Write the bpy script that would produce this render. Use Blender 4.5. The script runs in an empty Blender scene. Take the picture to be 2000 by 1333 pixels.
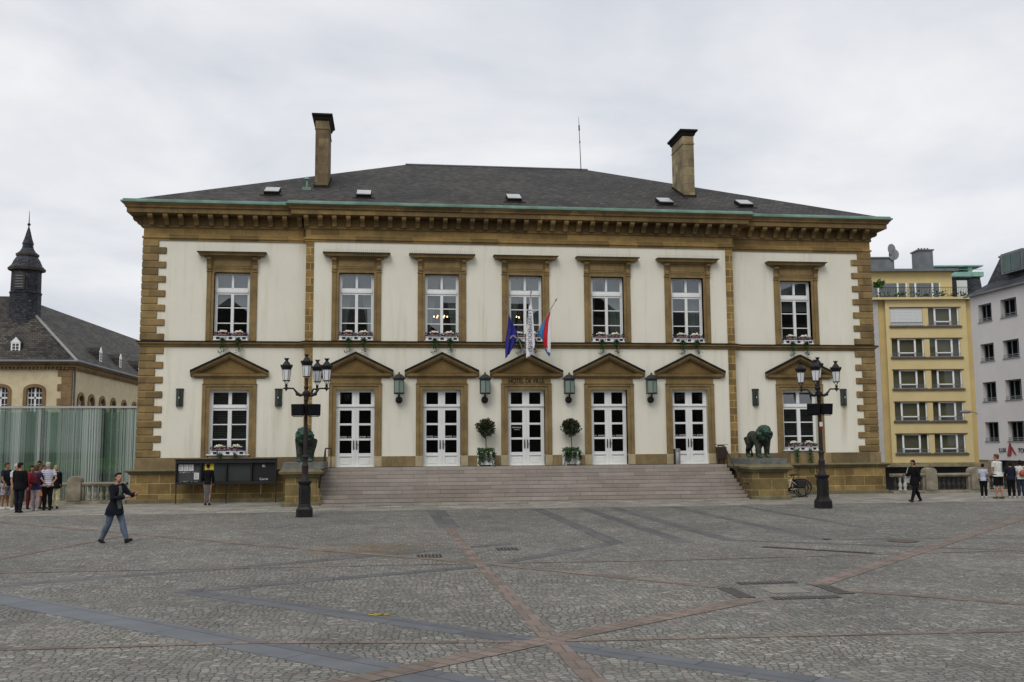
import bpy, bmesh, math, random
from mathutils import Vector, Matrix, noise
random.seed(7)
PI = math.pi
scene = bpy.context.scene
COL = scene.collection
R = math.radians

# ------------------------------------------------------------------ helpers
class MB:
    def __init__(s):
        s.v = []; s.f = []; s.m = []; s.cur = 0
    def add(s, vs, fs):
        b = len(s.v); s.v += [tuple(p) for p in vs]
        for f in fs:
            s.f.append(tuple(b + i for i in f)); s.m.append(s.cur)
    def quad(s, a, b, c, d): s.add([a, b, c, d], [(0, 1, 2, 3)])
    def box(s, x0, x1, y0, y1, z0, z1):
        s.add([(x0,y0,z0),(x1,y0,z0),(x1,y1,z0),(x0,y1,z0),(x0,y0,z1),(x1,y0,z1),(x1,y1,z1),(x0,y1,z1)],
              [(0,3,2,1),(4,5,6,7),(0,1,5,4),(1,2,6,5),(2,3,7,6),(3,0,4,7)])
    def rings(s, rs, cap=True):
        n = len(rs[0]); vs = [p for r in rs for p in r]; fs = []
        for i in range(len(rs) - 1):
            for j in range(n):
                k = (j + 1) % n
                fs.append((i*n+j, i*n+k, (i+1)*n+k, (i+1)*n+j))
        if cap:
            fs.append(tuple(reversed(range(n)))); fs.append(tuple(range((len(rs)-1)*n, len(rs)*n)))
        s.add(vs, fs)
    def mould(s, x0, x1, y0, prof, yb, oL=1, oR=1):
        """profile (out, z) swept along x0..x1 on a face at y0, returning to yb at both ends"""
        s.rings([[(x0-o*oL, y0-o, z), (x1+o*oR, y0-o, z), (x1+o*oR, yb, z), (x0-o*oL, yb, z)] for o, z in prof])
    def tube(s, pts, r, n=8, cap=True):
        pts = [Vector(p) for p in pts]
        rs = r if isinstance(r, (list, tuple)) else [r]*len(pts)
        out = []; prev = None
        for i, p in enumerate(pts):
            d = (pts[min(i+1, len(pts)-1)] - pts[max(i-1, 0)]).normalized()
            if prev is None:
                a = Vector((0,0,1)) if abs(d.z) < .9 else Vector((1,0,0))
                u = d.cross(a).normalized()
            else:
                u = (prev - d*prev.dot(d)).normalized()
            prev = u; w = d.cross(u)
            out.append([p + (u*math.cos(2*PI*k/n) + w*math.sin(2*PI*k/n))*rs[i] for k in range(n)])
        s.rings(out, cap)
    def lathe(s, prof, c=(0,0,0), n=16, rot=0):
        s.rings([[(c[0]+r*math.cos(2*PI*k/n+rot), c[1]+r*math.sin(2*PI*k/n+rot), c[2]+z) for k in range(n)] for r, z in prof])
    def ell(s, c, r, n=12, m=8):
        rs = []
        for i in range(1, m):
            t = PI*i/m - PI/2
            rs.append([(c[0]+r[0]*math.cos(t)*math.cos(2*PI*k/n), c[1]+r[1]*math.cos(t)*math.sin(2*PI*k/n), c[2]+r[2]*math.sin(t)) for k in range(n)])
        s.rings(rs)
    def prism(s, poly, y0, y1):      # polygon in xz, extruded in y
        n = len(poly)
        vs = [(x, y0, z) for x, z in poly] + [(x, y1, z) for x, z in poly]
        fs = [tuple(range(n)), tuple(reversed(range(n, 2*n)))] + [(i, n+i, n+(i+1) % n, (i+1) % n) for i in range(n)]
        s.add(vs, fs)
    def wall(s, x0, x1, z0, z1, y, holes, reveal):
        """front face at y with rectangular holes (hx0,hx1,hz0,hz1), reveals going back"""
        xs = sorted({x0, x1} | {h[0] for h in holes} | {h[1] for h in holes})
        zs = sorted({z0, z1} | {h[2] for h in holes} | {h[3] for h in holes})
        for i in range(len(xs)-1):
            for j in range(len(zs)-1):
                cx, cz = (xs[i]+xs[i+1])/2, (zs[j]+zs[j+1])/2
                if any(h[0] < cx < h[1] and h[2] < cz < h[3] for h in holes): continue
                s.quad((xs[i],y,zs[j]),(xs[i+1],y,zs[j]),(xs[i+1],y,zs[j+1]),(xs[i],y,zs[j+1]))
        for a, b, c, d in holes:
            yb = y + reveal
            s.quad((a,y,c),(a,yb,c),(b,yb,c),(b,y,c)); s.quad((a,y,d),(b,y,d),(b,yb,d),(a,yb,d))
            s.quad((a,y,c),(a,y,d),(a,yb,d),(a,yb,c)); s.quad((b,y,c),(b,yb,c),(b,yb,d),(b,y,d))
    def mesh(s, name):
        me = bpy.data.meshes.new(name); me.from_pydata(s.v, [], s.f)
        if s.m and max(s.m) > 0: me.polygons.foreach_set('material_index', s.m)
        bm = bmesh.new(); bm.from_mesh(me); bmesh.ops.recalc_face_normals(bm, faces=bm.faces); bm.to_mesh(me); bm.free()
        return me

def link(name, me, mats, parent=None, loc=(0,0,0), rz=0):
    o = bpy.data.objects.new(name, me); COL.objects.link(o)
    if me is not None and not me.materials:
        for m in (mats if isinstance(mats, (list, tuple)) else [mats]): me.materials.append(m)
    o.location = loc; o.rotation_euler = (0, 0, rz)
    if parent is not None: o.parent = parent
    return o
def obj(name, mb, mats, parent=None, smooth=False, bevel=0, loc=(0,0,0), rz=0, label=None):
    me = mb.mesh(name) if isinstance(mb, MB) else mb
    o = link(name, me, mats, parent, loc, rz)
    if smooth:
        me.polygons.foreach_set('use_smooth', [True]*len(me.polygons))
        if smooth != 'full': me.set_sharp_from_angle(angle=R(40))
    if bevel:
        b = o.modifiers.new('Bevel', 'BEVEL'); b.width = bevel; b.segments = 1; b.limit_method = 'ANGLE'; b.angle_limit = R(40)
    if label: o['label'] = label
    return o
def thing(name, label, cat, loc=(0,0,0), rz=0, group=None):
    o = bpy.data.objects.new(name, None); COL.objects.link(o)
    o.empty_display_size = .2
    o.location = loc; o.rotation_euler = (0,0,rz); return tag(o, label, cat, group)
def tag(o, label, cat, group=None):
    o['label'] = label; o['category'] = cat
    if group: o['group'] = group
    return o
def struct(o): o['kind'] = 'structure'; return o
def copy_tree(o, parent=None):
    c = o.copy(); COL.objects.link(c)
    if parent is not None: c.parent = parent
    for ch in list(o.children): copy_tree(ch, c)
    return c
def dup(o, loc, rz=None, label=None):
    c = copy_tree(o); c.location = loc
    if rz is not None: c.rotation_euler = (0,0,rz)
    if label: c['label'] = label
    return c
def dup_part(o, parent, loc):
    c = copy_tree(o, parent); c.location = loc; return c
def text_mesh(body, size, depth=.004, align='CENTER', sx=1.0):
    cu = bpy.data.curves.new('lettering', 'FONT'); cu.body = body; cu.size = size; cu.extrude = depth; cu.align_x = align
    t = bpy.data.objects.new('lettering', cu); COL.objects.link(t)
    dg = bpy.context.evaluated_depsgraph_get(); dg.update()
    me = bpy.data.meshes.new_from_object(t.evaluated_get(dg))
    bpy.data.objects.remove(t); bpy.data.curves.remove(cu)
    me.transform(Matrix.Diagonal((sx,1,1,1))); me.transform(Matrix.Rotation(PI/2, 4, 'X'))
    return me
def remesh(mb, voxel, smooth=3, fac=.5):
    me = mb.mesh('tmp'); o = bpy.data.objects.new('tmp', me); COL.objects.link(o)
    m = o.modifiers.new('R', 'REMESH'); m.mode = 'VOXEL'; m.voxel_size = voxel
    if smooth:
        m = o.modifiers.new('S', 'SMOOTH'); m.iterations = smooth; m.factor = fac
    dg = bpy.context.evaluated_depsgraph_get(); dg.update()
    out = bpy.data.meshes.new_from_object(o.evaluated_get(dg))
    bpy.data.objects.remove(o); bpy.data.meshes.remove(me)
    out.materials.clear()
    out.polygons.foreach_set('use_smooth', [True]*len(out.polygons))
    return out

# ------------------------------------------------------------------ materials
class NT:
    def __init__(s, name):
        s.mat = bpy.data.materials.new(name); s.mat.use_nodes = True
        s.t = s.mat.node_tree; s.b = s.t.nodes['Principled BSDF']; s.out = s.t.nodes['Material Output']
        s._p = None
    def n(s, typ, **kw):
        x = s.t.nodes.new(typ)
        for k, v in kw.items(): setattr(x, k, v)
        return x
    def l(s, a, b): s.t.links.new(a, b)
    def pos(s):
        if s._p is None: s._p = s.n('ShaderNodeNewGeometry').outputs['Position']
        return s._p
    def mapped(s, scale=(1,1,1), src=None, rot=(0,0,0), loc=(0,0,0)):
        m = s.n('ShaderNodeMapping'); m.inputs['Scale'].default_value = scale; m.inputs['Rotation'].default_value = rot; m.inputs['Location'].default_value = loc
        s.l(src if src is not None else s.pos(), m.inputs['Vector']); return m.outputs['Vector']
    def noise(s, scale, detail=4, rough=.55, vec=None):
        x = s.n('ShaderNodeTexNoise'); x.inputs['Scale'].default_value = scale; x.inputs['Detail'].default_value = detail; x.inputs['Roughness'].default_value = rough
        s.l(vec if vec is not None else s.pos(), x.inputs['Vector']); return x.outputs['Fac']
    def ramp(s, fac, stops):
        x = s.n('ShaderNodeValToRGB'); e = x.color_ramp.elements
        while len(e) < len(stops): e.new(.5)
        for q, (p, c) in zip(e, stops): q.position = p; q.color = (*c, 1) if len(c) == 3 else c
        s.l(fac, x.inputs['Fac']); return x.outputs['Color']
    def rng(s, fac, a, b, c, d):
        x = s.n('ShaderNodeMapRange'); x.inputs[1].default_value = a; x.inputs[2].default_value = b; x.inputs[3].default_value = c; x.inputs[4].default_value = d
        s.l(fac, x.inputs[0]); return x.outputs[0]
    def mix(s, fac, a, b, mode='MIX'):
        x = s.n('ShaderNodeMix', data_type='RGBA', blend_type=mode)
        for sock, val in ((x.inputs[0], fac), (x.inputs[6], a), (x.inputs[7], b)):
            if isinstance(val, (int, float)): sock.default_value = val
            elif isinstance(val, tuple): sock.default_value = (*val, 1)
            else: s.l(val, sock)
        return x.outputs[2]
    def math(s, op, a, b=0.0):
        x = s.n('ShaderNodeMath', operation=op)
        for sock, val in ((x.inputs[0], a), (x.inputs[1], b)):
            if isinstance(val, (int, float)): sock.default_value = val
            else: s.l(val, sock)
        return x.outputs[0]
    def bump(s, h, strength=.3, dist=.02):
        x = s.n('ShaderNodeBump'); x.inputs['Strength'].default_value = strength; x.inputs['Distance'].default_value = dist
        s.l(h, x.inputs['Height']); s.l(x.outputs['Normal'], s.b.inputs['Normal'])
    def color(s, c):
        if isinstance(c, tuple): s.b.inputs['Base Color'].default_value = (*c, 1)
        else: s.l(c, s.b.inputs['Base Color'])
    def set(s, rough=.8, metal=0, spec=None):
        s.b.inputs['Roughness'].default_value = rough; s.b.inputs['Metallic'].default_value = metal
        if spec is not None: s.b.inputs['Specular IOR Level'].default_value = spec
        return s.mat

def simple(name, c, rough=.7, var=.25, scale=3.0, metal=0, bump=0, bscale=30, spec=None, dark=None):
    t = NT(name); f = t.noise(scale, 5)
    lo = tuple(x*(1-var) for x in c); hi = tuple(min(1, x*(1+var)) for x in c)
    col = t.ramp(f, [(.3, lo), (.7, hi)])
    if dark: col = t.mix(t.rng(t.noise(scale*.35, 6, .65), .5, .75, 0, dark[1]), col, dark[0])
    t.color(col)
    if bump: t.bump(t.noise(bscale, 3), bump, .01)
    return t.set(rough, metal, spec)

def xz_vec(t, flip=False):
    sp = t.n('ShaderNodeSeparateXYZ'); t.l(t.pos(), sp.inputs[0])
    cb = t.n('ShaderNodeCombineXYZ')
    t.l(t.math('ADD', sp.outputs[0], sp.outputs[1]), cb.inputs[0]); t.l(sp.outputs[2], cb.inputs[1])
    return cb.outputs[0], sp
def bricks(t, vec, w, h, c1, c2, mortar, msize=.008, off=.5, bias=0):
    x = t.n('ShaderNodeTexBrick'); x.offset = off
    x.inputs['Color1'].default_value = (*c1,1); x.inputs['Color2'].default_value = (*c2,1); x.inputs['Mortar'].default_value = (*mortar,1)
    x.inputs['Scale'].default_value = 1; x.inputs['Mortar Size'].default_value = msize; x.inputs['Brick Width'].default_value = w; x.inputs['Row Height'].default_value = h
    x.inputs['Bias'].default_value = bias; x.inputs['Mortar Smooth'].default_value = .2
    t.l(vec, x.inputs['Vector']); return x

SAND = (.232, .164, .070)
def sandstone(name, blocks=None, c=SAND, grime=.5, mortar=(.42,.30,.13), zoff=0.0, gr=(.055,.042,.022), msize=.008, off=.5):
    t = NT(name)
    f = t.noise(1.7, 6, .6); f2 = t.noise(14, 4, .6)
    if blocks:
        v, sp = xz_vec(t)
        v = t.mapped((1,1,1), v, loc=(0, zoff, 0))
        b = bricks(t, v, blocks[0], blocks[1], tuple(x*.62 for x in c), tuple(min(1,x*1.35) for x in c), mortar, msize, off)
        base = b.outputs['Color']
    else:
        base = t.ramp(t.noise(.8, 3), [(.3, tuple(x*.8 for x in c)), (.7, tuple(x*1.15 for x in c))])
    col = t.mix(1.0, base, t.ramp(f, [(.25, (.62,.6,.55)), (.75, (1.25,1.2,1.15))]), 'MULTIPLY')
    col = t.mix(.5, col, t.ramp(f2, [(.3, (.75,.75,.72)), (.7, (1.2,1.2,1.2))]), 'MULTIPLY')
    streak = t.noise(1.0, 6, .7, t.mapped((2.2, 2.2, .5)))
    col = t.mix(t.rng(streak, .52, .78, 0, grime), col, gr)
    t.color(col); t.bump(f2, .25, .01)
    return t.set(.9)

M = {}
def build_materials():
    t = NT('plaster_cream')
    f = t.noise(.45, 5, .6); g = t.noise(22, 4)
    col = t.ramp(f, [(.3, (.715,.69,.58)), (.7, (.775,.75,.64))])
    col = t.mix(.22, col, t.ramp(g, [(.3, (.8,.8,.8)), (.7, (1.1,1.1,1.1))]), 'MULTIPLY')
    st = t.noise(1.0, 6, .65, t.mapped((3.0, 3.0, .22)))
    col = t.mix(t.rng(st, .52, .78, 0, .40), col, (.42,.36,.22))
    fine = t.noise(1.0, 5, .7, t.mapped((9, 9, .8)))
    col = t.mix(t.rng(fine, .6, .8, 0, .18), col, (.38,.36,.30))
    def streak(col, x, ztop, ln, w, c, amt):
        sp = t.n('ShaderNodeSeparateXYZ'); t.l(t.pos(), sp.inputs[0])
        dx = t.math('ABSOLUTE', t.math('ADD', t.math('ADD', sp.outputs[0], -x), t.math('MULTIPLY', t.math('ADD', t.noise(1.6, 3), -.5), .25)))
        m = t.math('MULTIPLY', t.rng(dx, w*.2, w, 1, 0), t.math('MULTIPLY', t.rng(sp.outputs[2], ztop-ln, ztop, 0, 1), t.math('LESS_THAN', sp.outputs[2], ztop)))
        return t.mix(t.math('MULTIPLY', m, amt), col, c)
    col = streak(col, 14.72, 4.1, 2.2, .22, (.30,.21,.08), .55); col = streak(col, 10.53, 4.1, 1.6, .2, (.36,.30,.18), .3); col = streak(col, -10.6, 4.1, 1.9, .22, (.36,.31,.2), .35); col = streak(col, -5.5, 4.2, 1.3, .15, (.42,.38,.32), .3)
    t.color(col); t.bump(g, .15, .006); M['plaster'] = t.set(.92)
    M['sand'] = sandstone('sandstone_carved', grime=.45)
    M['sand_block'] = sandstone('sandstone_quoin', (.9,.311), grime=.35, zoff=.0, msize=.001)
    M['sand_strip'] = sandstone('sandstone_strip', (1.7,.33), grime=.2, mortar=(.55,.42,.2), msize=.012, c=(.25,.165,.055))
    M['sand_frieze'] = sandstone('sandstone_frieze', (1.25,.30), grime=.3, mortar=(.38,.28,.12), zoff=-.02, c=(.26,.175,.062))
    M['ashlar'] = sandstone('sandstone_ashlar', (.92,.44), c=(.235,.165,.06), grime=.55, mortar=(.50,.40,.20), msize=.010)
    M['sand_band'] = sandstone('sandstone_plinth', (1.9,.9), c=(.25,.19,.095), grime=.6, mortar=(.30,.22,.1), zoff=.4)
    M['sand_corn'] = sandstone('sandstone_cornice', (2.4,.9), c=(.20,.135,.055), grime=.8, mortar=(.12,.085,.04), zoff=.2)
    M['sand_dark'] = sandstone('sandstone_weathered', c=(.13,.09,.042), grime=.75)
    M['ped'] = sandstone('sandstone_pedestal', (1.1,.46), c=(.20,.15,.06), grime=.75, mortar=(.45,.36,.18))
    M['cap_stone'] = sandstone('stone_mossy_cap', c=(.17,.15,.085), grime=.7, gr=(.05,.055,.025))
    M['cap_pale'] = simple('stained_canopy', (.24,.20,.12), .9, .3, 1.5, dark=((.06,.06,.03), .9))
    M['dark_wood'] = simple('weathered_dark_cornice', (.045,.036,.030), .8, .25, 3)
    M['skylight'] = simple('dusty_skylight_glass', (.36,.38,.38), .25, .15, 2)
    M['grey_stone'] = simple('grey_plinth_stone', (.15,.155,.14), .85, .25, 4, bump=.2, dark=((.05,.055,.05), .6))
    M['pale_stone'] = simple('pale_repair_stone', (.40,.33,.20), .9, .15, 3, bump=.2)
    M['lead'] = simple('dark_lead_capping', (.022,.020,.017), .95, .35, 3, spec=.1)
    M['copper'] = simple('verdigris_copper', (.15,.25,.20), .75, .3, 1.4, dark=((.06,.09,.07), .75))
    # slate
    def slate(name, c, kz=2.2, w=.26, h=.16):
        t = NT(name); sp = t.n('ShaderNodeSeparateXYZ'); t.l(t.pos(), sp.inputs[0]); cb = t.n('ShaderNodeCombineXYZ')
        t.l(t.math('ADD', sp.outputs[0], t.math('MULTIPLY', sp.outputs[1], .35)), cb.inputs[0]); t.l(t.math('MULTIPLY', sp.outputs[2], kz), cb.inputs[1])
        b = bricks(t, cb.outputs[0], w, h, tuple(x*.5 for x in c), tuple(x*1.75 for x in c), tuple(x*.2 for x in c), .016)
        f = t.noise(.35, 6, .6); g = t.noise(5, 4, .7)
        col = t.mix(1, b.outputs['Color'], t.ramp(f, [(.3, (.6,.6,.6)), (.7, (1.5,1.45,1.35))]), 'MULTIPLY')
        col = t.mix(t.rng(g, .56, .8, 0, .6), col, (.11,.105,.095))
        vs = t.n('ShaderNodeTexVoronoi', feature='F1'); vs.inputs['Scale'].default_value = 1.1; t.l(t.pos(), vs.inputs['Vector'])
        col = t.mix(t.math('MULTIPLY', t.math('LESS_THAN', vs.outputs['Distance'], .07), .55), col, (.22,.22,.21))
        t.color(col); t.bump(b.outputs['Fac'], .5, -.01); return t.set(.7, spec=.25)
    M['slate'] = slate('roof_slate', (.038,.036,.034)); M['slate_wall'] = slate('slate_hanging', (.034,.038,.050), 1.0, .2, .12)
    M['slate_brown'] = slate('old_roof_slate', (.042,.038,.034), 1.25, .3, .2)
    M['white'] = simple('white_paint', (.74,.75,.74), .45, .05, 2, dark=((.5,.5,.46), .25))
    M['white2'] = simple('white_plastic_frame', (.78,.79,.80), .4, .05, 2)
    # glass: clear pane with a mirror layer
    def glass(name, tint, mirror, rough=0.0):
        t = NT(name); tr = t.n('ShaderNodeBsdfTransparent'); tr.inputs[0].default_value = (*tint,1)
        gl = t.n('ShaderNodeBsdfGlossy'); gl.inputs['Roughness'].default_value = rough; gl.inputs[0].default_value = (.92,.97,1,1)
        fr = t.n('ShaderNodeLayerWeight'); fr.inputs[0].default_value = .5
        fz = t.math('ADD', t.math('MULTIPLY', t.math('POWER', fr.outputs['Facing'], 5.0), .96), .04)
        m = t.n('ShaderNodeMixShader'); t.l(t.math('MAXIMUM', t.math('ADD', fz, mirror), 0.0), m.inputs[0]); t.l(tr.outputs[0], m.inputs[1]); t.l(gl.outputs[0], m.inputs[2])
        t.l(m.outputs[0], t.out.inputs[0]); t.t.nodes.remove(t.b); return t.mat
    M['glass'] = glass('window_glass', (.42,.47,.47), .12, .01)
    M['glass_door'] = glass('door_glass', (.4,.44,.44), .005)
    M['glass_far'] = glass('far_window_glass', (.36,.40,.42), .0, .02); M['glass_dim'] = glass('shaded_window_glass', (.36,.38,.40), -.06, .02)
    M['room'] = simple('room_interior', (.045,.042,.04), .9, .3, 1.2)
    M['curtain'] = simple('sheer_curtain', (.42,.44,.40), .9, .12, 3)
    M['blind'] = simple('grey_roller_blind', (.30,.31,.30), .8, .08, 2)
    M['blind_dark'] = simple('dark_slat_blind', (.045,.05,.045), .7, .3, 6)
    M['iron'] = simple('black_cast_iron', (.012,.011,.012), .5, .4, 6, spec=.3)
    M['iron_brown'] = simple('rusty_dark_iron', (.026,.019,.018), .65, .4, 8, spec=.3)
    M['rail_iron'] = simple('brown_handrail_iron', (.035,.020,.016), .55, .3, 6)
    M['black'] = simple('black_lacquer', (.012,.012,.014), .45, .3, 4)
    M['speaker'] = simple('black_speaker_case', (.008,.008,.010), .75, .3, 5, spec=.15)
    M['green_dark'] = simple('dark_green_metal', (.020,.026,.022), .5, .3, 6)
    def opal(name, c, tr=.45):
        t = NT(name); t.color(t.ramp(t.noise(6, 3), [(.3, tuple(x*.92 for x in c)), (.7, c)])); t.b.inputs['Roughness'].default_value = .3
        tl = t.n('ShaderNodeBsdfTranslucent'); tl.inputs[0].default_value = (*c,1)
        m = t.n('ShaderNodeMixShader'); m.inputs[0].default_value = tr; t.l(t.b.outputs[0], m.inputs[1]); t.l(tl.outputs[0], m.inputs[2]); t.l(m.outputs[0], t.out.inputs[0])
        return t.mat
    M['opal'] = opal('opal_glass', (.82,.83,.85), .08); M['seagreen'] = opal('sea_green_glass', (.20,.265,.225), .1)
    M['smoke'] = simple('smoked_glass_tube', (.035,.045,.04), .15, .2, 3)
    t = NT('granite_step')
    v, sp = xz_vec(t); b = bricks(t, v, 1.55, .148, (.295,.26,.228), (.39,.352,.312), (.05,.045,.04), .005)
    sc = t.noise(60, 3, .8); f = t.noise(1.2, 6, .65)
    col = t.mix(.45, b.outputs['Color'], t.ramp(sc, [(.35, (.55,.52,.5)), (.65, (1.4,1.35,1.3))]), 'MULTIPLY')
    col = t.mix(.7, col, t.ramp(f, [(.3, (.72,.72,.70)), (.7, (1.15,1.12,1.1))]), 'MULTIPLY')
    t.color(col); t.bump(sc, .15, .004); M['step'] = t.set(.8)
    # cobbles
    t = NT('granite_cobbles')
    wob = t.n('ShaderNodeTexNoise'); wob.inputs['Scale'].default_value = .9; wob.inputs['Detail'].default_value = 2; t.l(t.pos(), wob.inputs['Vector'])
    sub = t.n('ShaderNodeVectorMath', operation='MULTIPLY_ADD'); t.l(wob.outputs['Color'], sub.inputs[0]); sub.inputs[1].default_value = (.5,.5,0); t.l(t.pos(), sub.inputs[2])
    fl = t.n('ShaderNodeVectorMath', operation='MULTIPLY'); t.l(sub.outputs[0], fl.inputs[0]); fl.inputs[1].default_value = (1,1,0)
    def vor(feature):
        x = t.n('ShaderNodeTexVoronoi', feature=feature, voronoi_dimensions='2D'); x.inputs['Scale'].default_value = 10.5; x.inputs['Randomness'].default_value = .62
        t.l(fl.outputs[0], x.inputs['Vector']); return x
    cell = vor('F1'); edge = vor('DISTANCE_TO_EDGE')
    hs = t.n('ShaderNodeSeparateColor'); t.l(cell.outputs['Color'], hs.inputs[0])
    stone = t.ramp(hs.outputs[0], [(0, (.136,.135,.124)), (.45, (.180,.178,.164)), (.85, (.212,.208,.190)), (1, (.28,.272,.246))])
    stone = t.mix(t.rng(hs.outputs[1], .85, 1, 0, .5), stone, (.17,.125,.10))
    big = t.noise(.22, 6, .62); mid = t.noise(1.3, 5, .65); sp_ = t.noise(45, 3, .8)
    stone = t.mix(1, stone, t.ramp(big, [(.3, (.78,.78,.76)), (.5, (1,1,1)), (.72, (1.28,1.26,1.2))]), 'MULTIPLY')
    stone = t.mix(.8, stone, t.ramp(mid, [(.3, (.8,.8,.8)), (.7, (1.22,1.2,1.18))]), 'MULTIPLY')
    stone = t.mix(.5, stone, t.ramp(sp_, [(.3, (.7,.7,.7)), (.7, (1.3,1.3,1.3))]), 'MULTIPLY')
    wearp = t.noise(.5, 4, .6, t.mapped((1,1,1), loc=(31,7,0)))
    jw = t.rng(wearp, .35, .65, .07, .14)
    jm = t.math('LESS_THAN', edge.outputs['Distance'], jw)
    js = t.n('ShaderNodeMapRange'); t.l(edge.outputs['Distance'], js.inputs[0]); js.inputs[1].default_value = 0; t.l(jw, js.inputs[2]); js.inputs[3].default_value = 1; js.inputs[4].default_value = 0
    jcol = t.ramp(t.noise(.6, 5, .6, t.mapped((1,1,1), loc=(3,57,0))), [(.35, (.014,.013,.011)), (.65, (.055,.05,.04))])
    col = t.mix(js.outputs[0], stone, jcol)
    gum = t.n('ShaderNodeTexVoronoi', feature='F1', voronoi_dimensions='2D'); gum.inputs['Scale'].default_value = 1.6; t.l(t.pos(), gum.inputs['Vector'])
    gc = t.n('ShaderNodeSeparateColor'); t.l(gum.outputs['Color'], gc.inputs[0])
    col = t.mix(t.math('MULTIPLY', t.math('LESS_THAN', gum.outputs['Distance'], .035), .5), col, (.035,.034,.03))
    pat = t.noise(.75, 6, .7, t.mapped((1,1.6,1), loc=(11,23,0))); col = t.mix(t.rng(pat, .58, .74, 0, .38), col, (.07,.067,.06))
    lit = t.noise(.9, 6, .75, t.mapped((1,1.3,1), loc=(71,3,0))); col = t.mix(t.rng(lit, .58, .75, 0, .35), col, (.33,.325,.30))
    # rusty earth stain on the left of the square
    vd = t.n('ShaderNodeVectorMath', operation='DISTANCE'); t.l(t.pos(), vd.inputs[0]); vd.inputs[1].default_value = (-6.2,-18.6,0)
    rust = t.math('MULTIPLY', t.rng(vd.outputs['Value'], .2, 2.2, .8, 0), t.rng(t.noise(1.8, 5), .4, .62, 0, 1))
    col = t.mix(rust, col, (.15,.085,.03))
    t.color(col)
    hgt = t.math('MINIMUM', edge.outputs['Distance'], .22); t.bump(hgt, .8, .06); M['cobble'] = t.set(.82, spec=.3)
    def slabs(name, c, rough, w, h, ang=0, spec=.4, joint=.3):
        t = NT(name); v = t.mapped((1,1,1), rot=(0,0,ang))
        b = bricks(t, v, w, h, tuple(x*.8 for x in c), tuple(x*1.2 for x in c), tuple(x*joint for x in c), .012)
        f = t.noise(1.5, 6, .6); g = t.noise(30, 3, .7)
        col = t.mix(.9, b.outputs['Color'], t.ramp(f, [(.3, (.75,.75,.75)), (.7, (1.25,1.22,1.2))]), 'MULTIPLY')
        col = t.mix(.4, col, t.ramp(g, [(.3, (.75,.75,.75)), (.7, (1.25,1.25,1.25))]), 'MULTIPLY')
        t.color(col); t.bump(f, .1, .01); return t.set(rough, spec=spec)
    M['bluestone'] = slabs('bluestone_slab', (.098,.108,.122), .5, 1.3, .7, R(45))
    M['bluestone_dark'] = slabs('bluestone_slab_straight', (.098,.100,.102), .65, .6, 1.1)
    M['redset'] = slabs('red_granite_sett', (.178,.142,.120), .8, .42, .2, R(45), .3, .5)
    M['redset_line'] = slabs('red_granite_straight', (.178,.142,.120), .8, .22, .42, 0, .3, .6)
    M['pave'] = slabs('granite_pavement', (.25,.24,.21), .85, .9, .45, 0, .3, .45)
    M['concrete_slab'] = simple('pale_cover_slab', (.20,.19,.16), .85, .15, 5, bump=.2)
    M['grate'] = simple('cast_iron_grate', (.085,.078,.07), .6, .3, 9)
    M['rustplate'] = simple('rusty_manhole', (.085,.055,.04), .7, .35, 7)
    M['pit'] = simple('grate_pit', (.008,.008,.008), .9, .2, 3)
    M['yellow_paint'] = simple('yellow_spray_paint', (.55,.40,.04), .8, .15, 20)
    # plants
    def leafmat(name, cols):
        t = NT(name); oi = t.n('ShaderNodeObjectInfo')
        f = t.noise(9, 2, .5); t.color(t.ramp(f, [(.3, cols[0]), (.5, cols[1]), (.7, cols[2])])); t.b.inputs['Subsurface Weight'].default_value = 0
        return t.set(.55, spec=.4)
    M['leaf'] = leafmat('photinia_leaf', ((.012,.027,.009), (.025,.048,.015), (.045,.036,.018)))
    M['leaf_red'] = leafmat('photinia_young_leaf', ((.06,.026,.016), (.095,.035,.02), (.05,.05,.02)))
    M['ivy'] = leafmat('ivy_leaf', ((.016,.04,.012), (.04,.085,.025), (.07,.12,.04)))
    M['bark'] = simple('thin_bark', (.10,.075,.05), .9, .3, 20)
    M['flower_white'] = simple('white_blossom', (.72,.70,.56), .7, .12, 12)
    M['flower_pink'] = simple('pink_blossom', (.30,.15,.17), .7, .35, 12)
    M['flower_violet'] = simple('violet_foliage', (.030,.028,.055), .7, .6, 12)
    M['fern'] = leafmat('balcony_plant', ((.03,.06,.015), (.06,.12,.03), (.10,.17,.05)))
    # bronze lion, patina on head and paws
    t = NT('patinated_bronze'); tc = t.n('ShaderNodeTexCoord').outputs['Object']; sp = t.n('ShaderNodeSeparateXYZ'); t.l(tc, sp.inputs[0])
    f = t.noise(4.5, 6, .7, tc)
    mask = t.math('ADD', t.math('MULTIPLY', t.rng(sp.outputs[1], -.45, -.75, 0, 1), t.rng(sp.outputs[2], .75, 1.1, 0, 1)), t.rng(sp.outputs[2], .22, .08, 0, .9))
    mask = t.math('MINIMUM', t.math('ADD', t.math('MULTIPLY', mask, t.rng(f, .35, .6, .25, 1)), t.rng(f, .50, .72, 0, .6)), 1.0)
    t.color(t.mix(mask, t.ramp(f, [(.3, (.010,.013,.009)), (.7, (.030,.032,.020))]), t.ramp(f, [(.35, (.014,.038,.025)), (.65, (.050,.135,.090))])))
    t.bump(t.noise(14, 5, .7, tc), .5, .03); M['bronze'] = t.set(.6, .15)
    # far houses
    M['yellow_wall'] = simple('yellow_render', (.60,.485,.245), .9, .07, .6, bump=.1, dark=((.48,.38,.18), .4))
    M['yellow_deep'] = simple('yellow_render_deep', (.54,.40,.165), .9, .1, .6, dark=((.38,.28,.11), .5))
    M['pale_strip'] = simple('pale_grey_render', (.44,.43,.42), .9, .08, .8, dark=((.30,.28,.25), .5))
    M['sill'] = simple('dark_sill', (.10,.075,.045), .8, .3, 2)
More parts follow.
